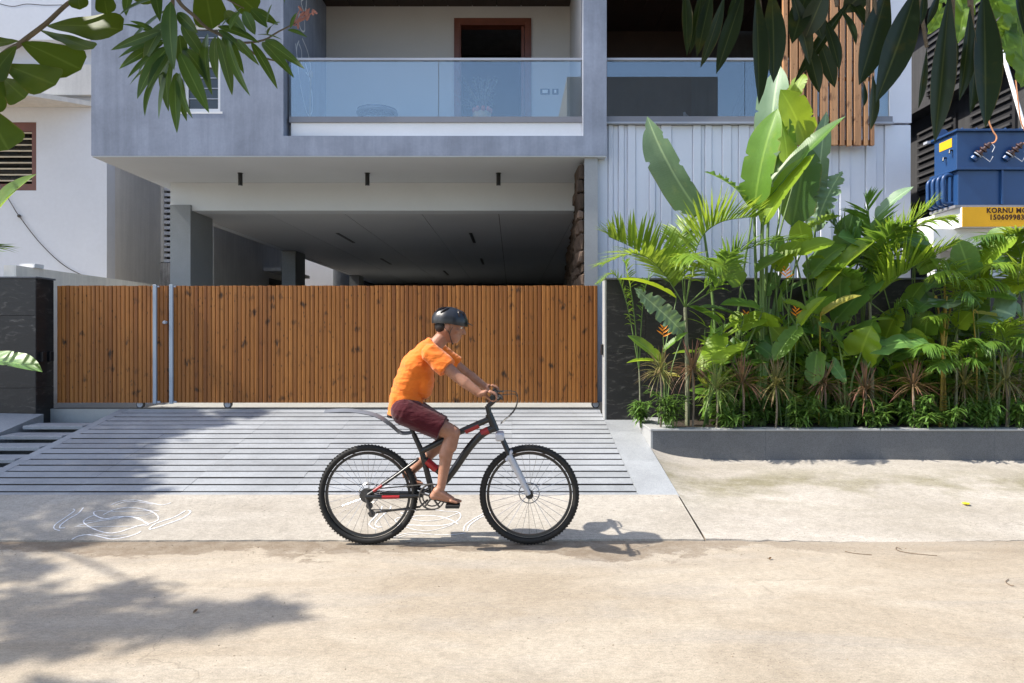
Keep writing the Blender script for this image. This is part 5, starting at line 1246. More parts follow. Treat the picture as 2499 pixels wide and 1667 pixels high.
palm('young palm whose fern-like tips peep over the wall at the gate end', 1560, 7.62, (1560, 900), .01, [
    ([(1530, 740, 7.6), (1500, 670, 7.6), (1460, 690, 7.55)], .18, 'lf_palm', 26, dict(lift=.4, wd=.01, droop=.7)),
    ([(1570, 740, 7.6), (1590, 675, 7.6), (1640, 690, 7.55)], .18, 'lf_palm_dark', 26, dict(lift=.4, wd=.01, droop=.7)),
    ([(1545, 740, 7.6), (1530, 660, 7.65), (1525, 640, 7.65)], .14, 'lf_palm', 22, dict(lift=.5, wd=.01, droop=.5))])

# ---- red dracaenas
def drac(label, x, y, D, mat_, L=.30, n=64, seed=0, stem=True):
    c = at(x, y, D); d_ = thing('dracaena', label, 'plant', (c.x, D, SOIL), 'dracaenas along the planter')
    stalk(d_, [(c.x, D, SOIL - .02), (c.x + .015, D, (SOIL + c.z) / 2), c], .011, .009, 'bark', 'stem')
    r = random.Random(seed); G = ([], [], [])
    for i in range(n):
        a = r.uniform(0, 6.283); el = r.uniform(-.5, 1.45)
        dd = Vector((math.cos(a) * math.cos(el), math.sin(a) * math.cos(el), math.sin(el)))
        if el > 1.0: dr, ll = .15, L * r.uniform(.8, 1.05)
        else: dr, ll = r.uniform(.5, 1.5), L * r.uniform(.85, 1.2)
        blade(G, c + dd * .008 + Vector((0, 0, r.uniform(-.05, .02))), dd, (0, 0, 1) if abs(dd.z) < .9 else (0, -1, 0), ll, r.uniform(.009, .014), dr, 5, .5)
    o = inst('leaf_crown', raw_mesh('leaf_crown', *G, M[mat_]), d_); o['kind'] = 'stuff'
dl = [('brownish dracaena with a crown of thin leaves at the gate end of the planter', 1612, 905, 7.0, 'dr_brown'), ('tall pinkish dracaena with spiky upright leaves beside the palm trunk', 1690, 898, 6.98, 'dr_red'),
      ('striped pale green dracaena between two red ones', 1748, 945, 6.96, 'dr_green'), ('deep red dracaena with drooping leaves beside the thick green stalks', 1812, 930, 6.97, 'dr_red'),
      ('brown-red dracaena with wide arching leaves below the hanging paddle leaf', 1893, 935, 6.97, 'dr_brown'), ('small red dracaena half hidden behind the yellow-green ear leaf', 2012, 935, 7.15, 'dr_red'),
      ('thin stemmed orange-red dracaena beside the broad wavy ear leaf', 2112, 950, 7.05, 'dr_red'), ('large red-pink dracaena with leaves sweeping over the coping', 2228, 938, 6.98, 'dr_red'),
      ('orange-tipped dracaena behind the pale edged leaf', 2352, 935, 7.15, 'dr_brown'), ('tall brown dracaena on bare twin stems at the far end', 2455, 925, 7.0, 'dr_brown'), ('dark red dracaena at the very end of the planter', 2510, 940, 7.05, 'dr_red')]
for i, (lb, x, y, D, mt) in enumerate(dl): drac(lb, x, y, D - .05, mt, rl.uniform(.26, .34), 70, i)

# ---- low shrubs along the coping
def shrub(label, x, D, h, wdt, seed, n=110, mat_='lf_shrub'):
    c = root_at(x, D); s_ = thing('low_shrub', label, 'shrub', c, 'low shrubs behind the coping')
    r = random.Random(seed); G = ([], [], []); b = MB()
    for i in range(9):
        a = r.uniform(0, 6.28); tp = c + Vector((math.cos(a) * wdt * r.uniform(.2, .9), math.sin(a) * .22 * r.uniform(.2, .9), h * r.uniform(.45, 1)))
        b.tube(smooth_pts([c + Vector((math.cos(a) * .03, math.sin(a) * .03, -.01)), c.lerp(tp, .5) + Vector((0, 0, .04)), tp], 4), [.005] * 8 + [.003], 5)
        for k in range(n // 9):
            t = r.uniform(.25, 1); p = c.lerp(tp, t) + Vector((0, 0, .04 * math.sin(3.14 * t)))
            a2 = r.uniform(0, 6.28); d = Vector((math.cos(a2), math.sin(a2) - .15, r.uniform(-.35, .8)))
            blade(G, p, d, (0, 0, 1), r.uniform(.08, .15), r.uniform(.018, .030), r.uniform(.3, 1.0), 4, .35)
    o = inst('foliage', raw_mesh('foliage', *G, M[mat_]), s_); o['kind'] = 'stuff'
    b.build('stems', M['stalk'], s_, kind='stuff')
sl_ = [('dense dark leafy shrub at the gate end of the planter', 1640, 6.98, .42, .26), ('leafy shrub between the striped and the deep red dracaena', 1780, 7.0, .28, .22), ('glossy leafy shrub under the hanging paddle leaf', 1945, 7.0, .34, .26), ('leafy shrub at the foot of the broad wavy ear leaf', 2020, 7.05, .26, .2),
       ('broad-leaved shrub right of the yellow ear stalks', 2140, 7.0, .36, .26), ('spreading shrub below the large red-pink dracaena', 2235, 7.0, .36, .26), ('leafy shrub below the pale edged leaf', 2320, 7.0, .34, .26), ('dark shrub before the twin stemmed dracaena', 2400, 7.0, .30, .24), ('shrub at the far end of the coping', 2490, 7.0, .36, .26), ('small shrub behind the deep red dracaena', 1850, 7.2, .36, .2), ('small shrub in the shade beneath the young palm', 1570, 7.3, .25, .16)]
for i, (lb, x, D, h, wd) in enumerate(sl_): shrub(lb, x, D - (.08 if D < 7.1 else 0), h * 1.1, wd * 1.1, 40 + i, 240)
# leafy gingers filling the middle height
gl_ = [('leafy ginger between the palm trunk and the tallest paddle-leaved plant', 1765, 7.5), ('leafy ginger behind the deep red dracaena', 1835, 7.55), ('leafy ginger under the torn pale leaves', 1960, 7.5), ('leafy ginger behind the yellow-green ear leaf', 2040, 7.55),
       ('leafy ginger below the corner pillar of the white wing', 2150, 7.5), ('leafy ginger beside the rounded grey-green ear leaves', 2225, 7.55), ('leafy ginger below the drooping comb-like fronds', 2290, 7.5), ('leafy ginger below the yellow platform edge', 2370, 7.5), ('leafy ginger at the far end of the bed', 2455, 7.5), ('low leafy ginger behind the striped dracaena', 1720, 7.4)]
rg = random.Random(55)
for lb, x, D in gl_:
    g_ = bed_plant('ginger_plant', lb, 'plant', x, D, 'gingers in the planter')
    for k in range(4):
        c = Vector(g_.location); tp = c + Vector((rg.uniform(-.28, .28), rg.uniform(-.3, .05), rg.uniform(.65, 1.15)))
        P_ = [c + Vector((rg.uniform(-.05, .05), 0, -.01)), c.lerp(tp, .5) + Vector((0, 0, .1)), tp]; stalk(g_, P_, .008, .004)
        for j in range(5):
            t = .35 + .65 * j / 4; b0 = P_[0].lerp(tp, t) + Vector((0, 0, .05)); s_ = 1 if j % 2 else -1
            d_ = Vector((s_ * rg.uniform(.5, 1), rg.uniform(-.7, .1), rg.uniform(-.1, .75))).normalized() * rg.uniform(.22, .34)
            put_leaf(g_, 'lance', rg.choice(['lf_banana', 'lf_bright', 'lf_bright', 'lf_banana']), b0, b0 + d_, rg.uniform(.055, .085), (-.5, -.5, .8))
# cannas with broad upright leaves between the palms
cn = [('broad-leaved canna beside the thick green stalks of the tallest plant', 1900, 7.5, 1760, 1960), ('broad-leaved canna behind the torn pale leaves', 2010, 7.55, 1930, 2080), ('broad-leaved canna in front of the white wing corner', 2110, 7.5, 2050, 2190), ('broad-leaved canna left of the white platform', 2210, 7.55, 2140, 2280),
      ('broad-leaved canna in front of the white platform leg', 2310, 7.5, 2240, 2390), ('broad-leaved canna under the painted yellow edge', 2420, 7.5, 2340, 2500)]
for lb, x, D, xa, xb in cn:
    g_ = bed_plant('canna', lb, 'plant', x, D, 'cannas in the planter')
    for k in range(9):
        bx_ = rg.uniform(xa, xb); by_ = rg.uniform(650, 900) if k > 2 else rg.uniform(600, 680); d0 = D - rg.uniform(0, .3); an = rg.uniform(-1.1, 1.1); ln = rg.uniform(75, 135)
        bleaf(g_, 'paddle', rg.choice(['lf_banana', 'lf_bright', 'lf_ear', 'lf_bright']), lambda a, b: (a, b), (bx_, by_), (bx_ + ln * math.sin(an), by_ - ln * math.cos(an) * rg.uniform(.3, 1)), rg.uniform(38, 62), d0 - .12, d0 - .2, (-.2, -.7, .5), r0=.009)
# fill deep in the bed
rb = random.Random(77)
dp = bed_plant('undergrowth', 'shaded mass of dark leaves at the back of the planter', 'undergrowth', 2100, 7.6); dp['kind'] = 'stuff'
del dp['category']; dp['category'] = 'undergrowth'
G = ([], [], [])
for i in range(1500):
    X = rb.uniform(xat(1720, 7.6), xat(2540, 7.6)); Y = rb.uniform(7.35, 7.73); Z = SOIL + rb.uniform(0, 1.35) * rb.uniform(.4, 1.0)
    blade(G, (X, Y, Z), (rb.uniform(-1, 1), rb.uniform(-.8, .2), rb.uniform(-.3, 1)), (0, 0, 1), rb.uniform(.12, .30), rb.uniform(.04, .09), rb.uniform(.3, 1.2), 4, .3)
inst('foliage', raw_mesh('foliage', *G, M['lf_banana']), dp)
b = MB()
for i in range(60):
    X = rb.uniform(xat(1720, 7.6), xat(2540, 7.6)); Y = rb.uniform(7.4, 7.7); b.tube([(X, Y, SOIL - .01), (X + rb.uniform(-.1, .1), Y, SOIL + rb.uniform(.4, 1.0))], .006, 5)
b.build('stems', M['stalk'], dp)
# balcony pot plant foliage
G = ([], [], []); c0 = Vector((Pp.x, 9.7, pz + .06)); b = MB(); rb = random.Random(5)
for i in range(26):
    tp = c0 + Vector((rb.uniform(-.38, .26), rb.uniform(-.2, .2), rb.uniform(.1, .62))); b.tube([c0, c0.lerp(tp, .5) + Vector((0, 0, .05)), tp], [.006, .004, .002], 5)
    for k in range(16):
        p = c0.lerp(tp, rb.uniform(.35, 1)); blade(G, p, (rb.uniform(-1, 1), rb.uniform(-1, 1), rb.uniform(-.2, 1)), (0, 0, 1), .05, .014, .3, 2)
o = inst('foliage', raw_mesh('foliage', *G, M['lf_grey']), pp); o['kind'] = 'stuff'
b.build('twigs', M['bark'], pp, kind='stuff')

# ---- plants at the left edge, on the near side of the road
lp = thing('elephant_ear', 'elephant ear leaf reaching in before the black stone pier', 'plant', (-2.35, 2.55, 0.0))
for b_, t_, w_, D0, D1, nn, mt, kd in (((-70, 885), (104, 908), 62, 2.6, 2.5, (.1, -.45, .9), 'lf_ear', 'paddle'), ((-55, 620), (90, 425), 62, 2.6, 2.5, (-.5, -.7, .3), 'lf_banana', 'paddle')):
    B, T_ = at(*b_, D0), at(*t_, D1); put_leaf(lp, kd, mt, B, T_, w_ * D0 / F, nn); stalk(lp, [lp.location, lp.location.lerp(B, .6) + Vector((-.05, 0, .1)), B], .009, .005)
palm_l = thing('areca_palm', 'palm frond tips showing at the edge beside the old white wall', 'palm', (-2.5, 2.45, 0.0))
stalk(palm_l, [palm_l.location, palm_l.location + Vector((0, 0, 1.4))], .02, .014, 'palm_trunk', 'trunk')
frond(palm_l, [palm_l.location + Vector((0, 0, 1.4)), at(-110, 640, 2.5), at(-20, 600, 2.5)], .13, 'lf_palm_dark', 18, lift=.2, droop=.4, seed=3, wd=.009, rach=.004)
frond(palm_l, [palm_l.location + Vector((0, 0, 1.4)), palm_l.location + Vector((-.2, -.1, 1.7)), palm_l.location + Vector((-.5, -.2, 1.7))], .2, 'lf_palm_dark', 22, lift=.2, droop=.4, seed=4)

# ---- oleander hanging in at the top left
q1 = lambda x, y: (x * .3406, y * .3406)
ol = thing('oleander', 'oleander branch with long narrow dark leaves before the grey wall', 'shrub', (-1.75, 1.7, 0))
hub = at(*q1(1230, -120), 1.85)
stalk(ol, [(-1.75, 1.7, -.02), (-1.7, 1.7, 1.4), (-1.5, 1.75, 2.4), (-1.05, 1.8, 2.75), hub], .035, .012, 'bark', 'trunk')
def twig(pts, D, r0=.006, par=ol, fr=q1): 
    P = [at(*fr(*p), D + .02 * i) for i, p in enumerate(pts)]; stalk(par, P, r0, r0 * .4, 'bark', 'twig'); return P
twig([(1230, -120), (1240, 60), (1215, 260), (1205, 420)], 1.85)
twig([(1230, -120), (1290, 20), (1400, 120), (1500, 210), (1700, 290), (1850, 400), (2050, 450)], 1.85)
twig([(1500, 210), (1700, 300), (1880, 290), (2000, 225), (2120, 165)], 1.9, .004)
twig([(1230, -120), (1500, -60), (1750, 60)], 1.95, .004)
ro = random.Random(9)
tipsA = [(890, 350, 1210, 60, 92), (795, 360, 1160, 220, 55), (850, 415, 1180, 290, 55), (855, 495, 1180, 300, 62), (915, 560, 1190, 330, 70), (930, 610, 1200, 420, 45), (985, 710, 1215, 330, 92), (1040, 835, 1190, 500, 72), (1140, 855, 1205, 480, 78), (1210, 800, 1240, 330, 100),
         (1270, 955, 1255, 560, 66), (1340, 870, 1265, 520, 70), (1383, 850, 1290, 520, 60), (1500, 810, 1290, 380, 92), (1465, 655, 1310, 400, 60), (1505, 600, 1320, 350, 80), (1250, 505, 1225, 10, 100), (1475, 430, 1300, 170, 80), (990, 530, 1215, 200, 88), (1060, 640, 1215, 380, 70), (855, 110, 1190, -10, 78), (870, 175, 1130, 260, 40),
         (1150, 160, 1120, -90, 70), (930, 150, 1130, 240, 40), (1420, 240, 1270, 90, 70), (1030, 460, 1200, 150, 80), (1330, 540, 1290, 250, 80), (1160, 650, 1220, 420, 70), (905, 115, 940, -60, 60), (1090, 560, 1210, 300, 70),
         (1665, 685, 1560, 260, 70), (1795, 690, 1640, 290, 62), (1560, 570, 1545, 260, 76), (1525, 685, 1490, 240, 88), (1700, 555, 1600, 250, 50), (1750, 530, 1620, 270, 60), (1990, 640, 1800, 300, 58), (1860, 470, 1700, 280, 45), (2110, 560, 1880, 300, 66), (2185, 495, 1900, 290, 60), (2080, 390, 1900, 285, 40), (2020, 285, 1840, 250, 40),
         (1995, 180, 1800, 60, 62), (1950, 30, 1905, 240, 75), (1830, 250, 1750, 80, 70), (1920, 200, 1800, 70, 55), (1650, 215, 1720, 80, 70), (2205, 270, 2060, 215, 36), (2010, 160, 1920, 250, 45), (2130, 90, 2080, 200, 40), (1590, 190, 1730, 60, 80), (1770, 240, 1610, 80, 80), (1860, 310, 1560, 190, 75), (1750, 390, 1560, 210, 70)]
for (tx_, ty_, bx_, by_, wz) in tipsA:
    D0 = 1.85 + ro.uniform(-.10, .12); D1 = D0 + ro.uniform(-.10, .06)
    put_leaf(ol, 'lance', 'lf_oleander', at(*q1(bx_, by_), D0), at(*q1(tx_, ty_), D1), wz * 1.2 * .3406 * D0 / F, (ro.uniform(-.8, .5), -1, ro.uniform(-.2, .9)))
for i in range(40):                                          # leaves above the frame
    c = hub + Vector((ro.uniform(-.35, .45), ro.uniform(-.25, .3), ro.uniform(.05, .5))); d = Vector((ro.uniform(-1, 1), ro.uniform(-1, 1), ro.uniform(-.3, .8))).normalized() * .17
    put_leaf(ol, 'lance', 'lf_oleander', c, c + d, .028, (ro.uniform(-.5, .5), -.4, 1))
bud = MB(); 
for k in range(9):
    p = at(*q1(2110 + ro.uniform(0, 150), 60 + ro.uniform(0, 140)), 1.98); bud.ell(p, (.004, .004, .010), 8, 6, Euler((0, ro.uniform(-.9, .9), 0)).to_matrix())
    bud.tube([at(*q1(2100, 180), 1.98), p], .0015, 4)
bud.build('flower_buds', M['flower_pink'], ol, True, kind='stuff')

# ---- broad rounded leaves at the top left
fg = thing('frangipani', 'branch of broad rounded leaves crossing before the old white house', 'tree', (-1.9, 2.05, 0))
stalk(fg, [(-1.9, 2.05, -.02), (-1.85, 2.05, 1.3), (-1.72, 2.05, 1.95), at(*q1(-60, 500), 2.05), at(*q1(150, 310), 2.05), at(*q1(330, 170), 2.05), at(*q1(540, -10), 2.05), at(*q1(900, -180), 2.05)], .011, .005, 'bark', 'branch')
for (bx_, by_, tx_, ty_, wz, nn) in [(335, 185, 880, 215, 255, (.1, -1, .5)), (285, 215, 668, 352, 150, (.2, -.8, .8)), (150, 300, 582, 500, 265, (.1, -1, .4)), (30, 460, 400, 610, 250, (0, -1, .5)), (135, 295, -130, 320, 170, (0, -.8, .6)), (5, 470, -40, 820, 120, (.4, -1, .2)), (-100, 760, 60, 1075, 260, (.2, -1, .3)),
                                         (20, 560, 180, 705, 190, (0, -1, .3)), (1440, -260, 1525, 208, 205, (.1, -1, .1)), (1560, -150, 1838, 80, 170, (0, -1, .3)), (735, -120, 770, 105, 120, (.3, -1, .2)), (560, -90, 575, 70, 110, (.3, -1, .2)), (760, -110, 1120, 15, 110, (0, -.9, .5)), (120, 330, -60, 560, 160, (.3, -1, .2))]:
    D0 = 2.05 + ro.uniform(-.06, .06); put_leaf(fg, 'obov', 'lf_frangipani', at(*q1(bx_, by_), D0), at(*q1(tx_, ty_), D0 - ro.uniform(0, .12)), wz * 1.35 * .3406 * D0 / F, nn)
stalk(fg, [at(*q1(900, -180), 2.05), at(*q1(1200, -290), 2.05), at(*q1(1500, -300), 2.05), at(*q1(1600, -220), 2.05)], .009, .005, 'bark', 'branch')

G = ([], [], [])                                             # unseen crown added above the frame to shade these leaves
for i in range(900):
    p = Vector((ro.uniform(-4.0, -1.2), ro.uniform(1.0, 2.3), ro.uniform(2.95, 3.7)))
    blade(G, p, (ro.uniform(-1, 1), ro.uniform(-1, 1), ro.uniform(-.6, .4)), (0, 0, 1), ro.uniform(.2, .3), ro.uniform(.09, .13), .3, 3, .1)
o = inst('crown', raw_mesh('crown', *G, M['lf_tree']), fg); o['kind'] = 'stuff'
for k in range(6): stalk(fg, [(-1.85, 2.05, 1.3), (-2.1, 1.9, 2.4), (-3.6 + k * .5, 1.3 + .15 * k, 3.2)], .03, .01, 'bark', 'limb')

# ---- dark drooping leaves at the top right
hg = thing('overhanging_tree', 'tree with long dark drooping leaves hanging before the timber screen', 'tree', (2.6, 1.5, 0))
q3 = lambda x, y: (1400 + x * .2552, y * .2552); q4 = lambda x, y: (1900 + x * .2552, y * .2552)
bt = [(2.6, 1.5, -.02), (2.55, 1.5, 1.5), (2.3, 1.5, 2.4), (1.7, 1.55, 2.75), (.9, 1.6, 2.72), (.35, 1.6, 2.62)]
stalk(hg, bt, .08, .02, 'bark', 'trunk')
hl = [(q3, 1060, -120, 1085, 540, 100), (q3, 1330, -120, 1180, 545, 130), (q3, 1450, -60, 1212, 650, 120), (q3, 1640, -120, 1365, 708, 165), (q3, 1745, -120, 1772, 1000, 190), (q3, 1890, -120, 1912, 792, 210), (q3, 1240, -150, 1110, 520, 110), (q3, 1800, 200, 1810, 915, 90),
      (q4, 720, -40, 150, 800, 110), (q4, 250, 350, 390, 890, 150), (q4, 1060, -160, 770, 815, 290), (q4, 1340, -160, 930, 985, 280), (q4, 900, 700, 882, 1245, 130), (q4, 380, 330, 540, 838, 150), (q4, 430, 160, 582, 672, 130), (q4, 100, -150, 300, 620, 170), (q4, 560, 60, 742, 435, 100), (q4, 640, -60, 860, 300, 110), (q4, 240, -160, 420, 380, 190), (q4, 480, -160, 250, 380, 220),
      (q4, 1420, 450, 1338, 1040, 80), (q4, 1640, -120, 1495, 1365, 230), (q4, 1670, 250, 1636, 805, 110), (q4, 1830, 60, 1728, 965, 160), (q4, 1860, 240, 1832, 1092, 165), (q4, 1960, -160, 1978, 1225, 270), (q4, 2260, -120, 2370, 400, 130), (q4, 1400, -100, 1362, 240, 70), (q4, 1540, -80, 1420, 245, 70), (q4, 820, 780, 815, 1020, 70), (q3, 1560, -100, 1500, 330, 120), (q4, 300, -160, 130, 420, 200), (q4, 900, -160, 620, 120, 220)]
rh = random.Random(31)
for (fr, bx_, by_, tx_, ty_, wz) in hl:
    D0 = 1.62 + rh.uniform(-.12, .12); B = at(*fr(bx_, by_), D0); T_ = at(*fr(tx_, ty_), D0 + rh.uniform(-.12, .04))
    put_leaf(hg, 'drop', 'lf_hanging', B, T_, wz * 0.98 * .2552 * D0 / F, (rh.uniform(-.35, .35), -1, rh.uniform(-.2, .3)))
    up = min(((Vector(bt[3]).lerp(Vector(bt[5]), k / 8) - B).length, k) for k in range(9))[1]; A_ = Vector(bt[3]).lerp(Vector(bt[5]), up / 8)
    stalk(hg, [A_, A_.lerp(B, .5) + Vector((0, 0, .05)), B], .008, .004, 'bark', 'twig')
G = ([], [], [])                                             # crown added out of view, to keep the drooping leaves in shade
for i in range(1500):
    a = rh.uniform(0, 6.28); rr_ = math.sqrt(rh.random()); p = Vector((.6 + 2.3 * rr_ * math.cos(a) - .6, 1.25 + .95 * rr_ * math.sin(a), 2.95 + rh.random() * .9))
    blade(G, p, (rh.uniform(-1, 1), rh.uniform(-1, 1), rh.uniform(-.9, .1)), (0, 0, 1), rh.uniform(.25, .4), rh.uniform(.06, .10), .4, 3, .3)
o = inst('crown', raw_mesh('crown', *G, M['lf_tree']), hg); o['kind'] = 'stuff'
for k in range(10):
    a = k * .63; e = Vector((.1 + 1.8 * math.cos(a), 1.25 + .7 * math.sin(a), 3.3 + .3 * (k % 3))); stalk(hg, [Vector(bt[3]), Vector(bt[3]).lerp(e, .5) + Vector((0, 0, .2)), e], .025, .008, 'bark', 'limb')

# ---- sunlit climber at the top right
vn = thing('climber', 'climber with bright lobed leaves above the blue transformer', 'vine', (3.75, 4.4, 0))
stalk(vn, [(3.75, 4.4, -.02), (3.7, 4.4, 2.0), (3.45, 4.35, 3.3), at(2500, -30, 4.3), at(2400, -60, 4.25), at(2310, -40, 4.25)], .02, .006, 'bark', 'stem')
for (bx_, by_, tx_, ty_, wz) in [(2440, -10, 2400, 60, 80), (2480, 20, 2450, 130, 100), (2495, 90, 2480, 180, 90), (2430, 60, 2460, 125, 75), (2400, -20, 2350, 25, 60), (2330, -20, 2350, 60, 55), (2300, 20, 2262, 85, 50), (2350, 30, 2335, 110, 45), (2470, -30, 2500, 60, 90), (2500, 150, 2490, 215, 60), (2410, 190, 2385, 235, 24), (2340, -40, 2290, 10, 50)]:
    D0 = 4.3 + ro.uniform(-.1, .1); put_leaf(vn, 'ear', 'lf_vine', at(bx_, by_, D0), at(tx_, ty_, D0 - .05), wz * D0 / F, (ro.uniform(-.5, .2), -1, ro.uniform(0, .6)))
    stalk(vn, [at(2440, -45, 4.28), at((bx_ + 2440) / 2, min(by_, 0) - 20, 4.3), at(bx_, by_, D0)], .003, .002, 'stalk', 'tendril')

# ---- shade tree standing out of frame on the left
tr_ = thing('shade_tree', 'leafy street tree at the left casting its dappled shade on the driveway', 'tree', (-9.6, 5.0, 0))
stalk(tr_, [(-9.6, 5.0, -.05), (-9.4, 5.0, 1.6), (-8.9, 5.1, 3.4), (-8.3, 5.2, 5.2)], .20, .10, 'bark', 'trunk')
blobs = []
for (X, Y, r_) in [(-3.75, 8.0, .45), (-4.5, 7.9, .6), (-5.3, 7.8, .6), (-3.55, 7.35, .35), (-4.2, 7.2, .55), (-5.0, 7.1, .6), (-3.8, 6.7, .45), (-4.5, 6.5, .55), (-3.6, 6.15, .40), (-4.3, 6.0, .5), (-5.2, 6.2, .6), (-3.3, 5.75, .30), (-4.0, 5.5, .45), (-4.8, 5.4, .55), (-3.2, 5.25, .30), (-3.9, 5.0, .4),
                   (-3.0, 4.85, .22), (-3.6, 4.55, .4), (-4.4, 4.6, .5), (-2.95, 4.3, .2), (-3.3, 3.95, .35), (-2.6, 3.75, .35), (-2.2, 3.55, .30), (-1.8, 3.45, .30), (-1.45, 3.52, .26), (-1.15, 3.62, .2), (-2.7, 3.2, .3), (-3.2, 3.4, .4), (-2.1, 3.2, .18), (-1.7, 2.75, .16), (-2.9, 2.8, .4), (-2.0, 3.85, .2), (-3.9, 3.9, .5), (-3.5, 7.95, .2), (-3.1, 7.7, .22), (-2.75, 8.05, .2), (-5.8, 7.0, .6), (-5.6, 5.6, .6)] + [(-6.3 + .62 * i_ + (.3 if j_ % 2 else 0), 5.2 + .55 * j_, .42) for j_ in range(6) for i_ in range(4)]:
    h = rh.uniform(6.0, 8.6); p = Vector((X - (.35 if Y < 4.9 else .1), Y, .2)) - sd * (h / -sd.z); blobs.append((p, r_))
G = ([], [], [])
for p, r_ in blobs:
    for k in range(int((70 + 190 * r_) * (2.7 if p.y > 4.9 else 1.15))):
        v = Vector((rh.gauss(0, 1), rh.gauss(0, 1), rh.gauss(0, 1))).normalized() * r_ * rh.uniform(.2, 1.12)
        blade(G, p + v, (rh.uniform(-1, 1), rh.uniform(-1, 1), rh.uniform(-.8, .5)), (0, 0, 1), rh.uniform(.10, .19), rh.uniform(.05, .08), .4, 2, .2)
o = inst('crown', raw_mesh('crown', *G, M['lf_tree']), tr_); o['kind'] = 'stuff'
for i, (p, r_) in enumerate(blobs):
    if i % 2 == 0: stalk(tr_, [(-8.6, 5.15, 4.6), Vector((-8.6, 5.15, 4.6)).lerp(p, .5) + Vector((0, 0, .25)), p], .035, .010, 'bark', 'limb')
# ================================================================ bicycle
BY = 4.80
M['rubber'] = paint('rubber', (0.022, 0.021, 0.020), 0.75, 0.2, 20, 0.2, 0.2, 0.3)
M['frame_black'] = paint('frame_black', (0.018, 0.018, 0.019), 0.3, 0.1, 9, 0.03, 0.0, 0.5)
M['frame_red'] = paint('frame_red', (0.32, 0.012, 0.014), 0.35, 0.1, 9, 0.03, 0.0, 0.5)
M['fork_grey'] = paint('fork_grey', (0.50, 0.50, 0.53), 0.35, 0.1, 9, 0.03, 0.0, 0.5)
M['chrome'] = paint('chrome', (0.5, 0.5, 0.5), 0.25, 0.1, 9, 0.03, 0.0, 0.5, 0.9)
M['fender'] = paint('fender', (0.14, 0.15, 0.17), 0.5, 0.1, 9, 0.03, 0.0, 0.4)
bk = thing('bicycle', 'black and red mountain bicycle with grey suspension fork ridden along the road edge', 'bicycle', (-.45, BY, 0))
V = Vector
def P3(x, z, dy=0.0): return V((x, BY + dy, z))
RW, FW = P3(-1.0115, .352), P3(.122, .352)
def wheel(c, rear):
    w_ = MB().torus(c, (0, 1, 0), .3265, .0215, 64, 10)
    for k in range(90):
        a = 2 * math.pi * k / 90
        for dy, da in ((-.013, 0), (.013, .035)):
            d = V((math.cos(a + da), 0, math.sin(a + da))); q = c + d * .3478 + V((0, dy * .7, 0)); s_ = V((-d.z, 0, d.x))
            vs = [q + s_ * i * .005 + V((0, 1, 0)) * j * .006 + d * k2 * .0028 for k2 in (-1, 1) for j in (-1, 1) for i in (-1, 1)]
            w_.add(vs, [(0, 2, 3, 1), (4, 5, 7, 6), (0, 1, 5, 4), (2, 6, 7, 3), (0, 4, 6, 2), (1, 3, 7, 5)])
    t_ = w_.build('wheel', M['rubber'], bk, True)
    rim = MB()
    n = 64; prof = [(.300, -.012), (.300, .012), (.282, .009), (.282, -.009)]
    vs = [c + V((math.cos(2 * math.pi * i / n) * r_, y_, math.sin(2 * math.pi * i / n) * r_)) for i in range(n) for r_, y_ in prof]
    rim.add(vs, [(i * 4 + j, ((i + 1) % n) * 4 + j, ((i + 1) % n) * 4 + (j + 1) % 4, i * 4 + (j + 1) % 4) for i in range(n) for j in range(4)])
    rim.build('rim', M['frame_black'], t_)
    sp = MB()
    for k in range(32):
        a = 2 * math.pi * k / 32; a2 = a + (.38 if (k // 2) % 2 else -.38); dy = .028 if k % 2 else -.028
        sp.tube([c + V((math.cos(a2) * .022, dy, math.sin(a2) * .022)), c + V((math.cos(a) * .284, 0, math.sin(a) * .284))], .0013, 4)
    sp.build('spokes', M['chrome'], t_, kind='stuff')
    h = MB(); h.cyl(c, (0, 1, 0), .016, .10, 16); h.cyl(c + V((0, -.03, 0)), (0, 1, 0), .027, .008, 16); h.cyl(c + V((0, .03, 0)), (0, 1, 0), .027, .008, 16); h.build('hub', M['frame_black'], t_, True)
    MB().torus(c + V((0, .042, 0)), (0, 1, 0), .072, .0035, 40, 4).build('brake_disc', M['chrome'], t_)
    if rear:
        cs = MB()
        for k in range(6): cs.cyl(c + V((0, -.032 - k * .004, 0)), (0, 1, 0), .052 - k * .006, .002, 24)
        cs.build('cassette', M['dark_metal'], t_, True)
wheel(RW, True); wheel(FW, False)
HT, HB = P3(-.157, .905), P3(-.118, .808); BB = P3(-.556, .346); SJ = P3(-.635, .655)
def ftube(name, pts, r, mat_='frame_black', n=12, flat=1.0): 
    b = MB(); c = smooth_pts(pts, 8); m = len(c); rr_ = r if not hasattr(r, '__len__') else [r[0] + (r[1] - r[0]) * i / (m - 1) for i in range(m)]
    b.tube(c, rr_, n, flat=flat, up=(0, 1, 0)); return b.build(name, M[mat_], bk, True)
fr = MB()
fr.tube(smooth_pts([HT + V((.006, 0, -.02)), P3(-.381, .784), SJ], 8), [.021] * 17, 14)
fr.tube(smooth_pts([HB + V((0, 0, .015)), P3(-.21, .775), P3(-.30, .68), P3(-.42, .51), BB], 8), [.027] * 33, 14)
fr.tube([BB, SJ, P3(-.69, .775)], [.022, .019, .018], 14)
fr.tube([HT + V((-.006, 0, .012)), HB + V((.005, 0, -.012))], .026, 16)
fr.cyl(BB, (0, 1, 0), .026, .075, 18)
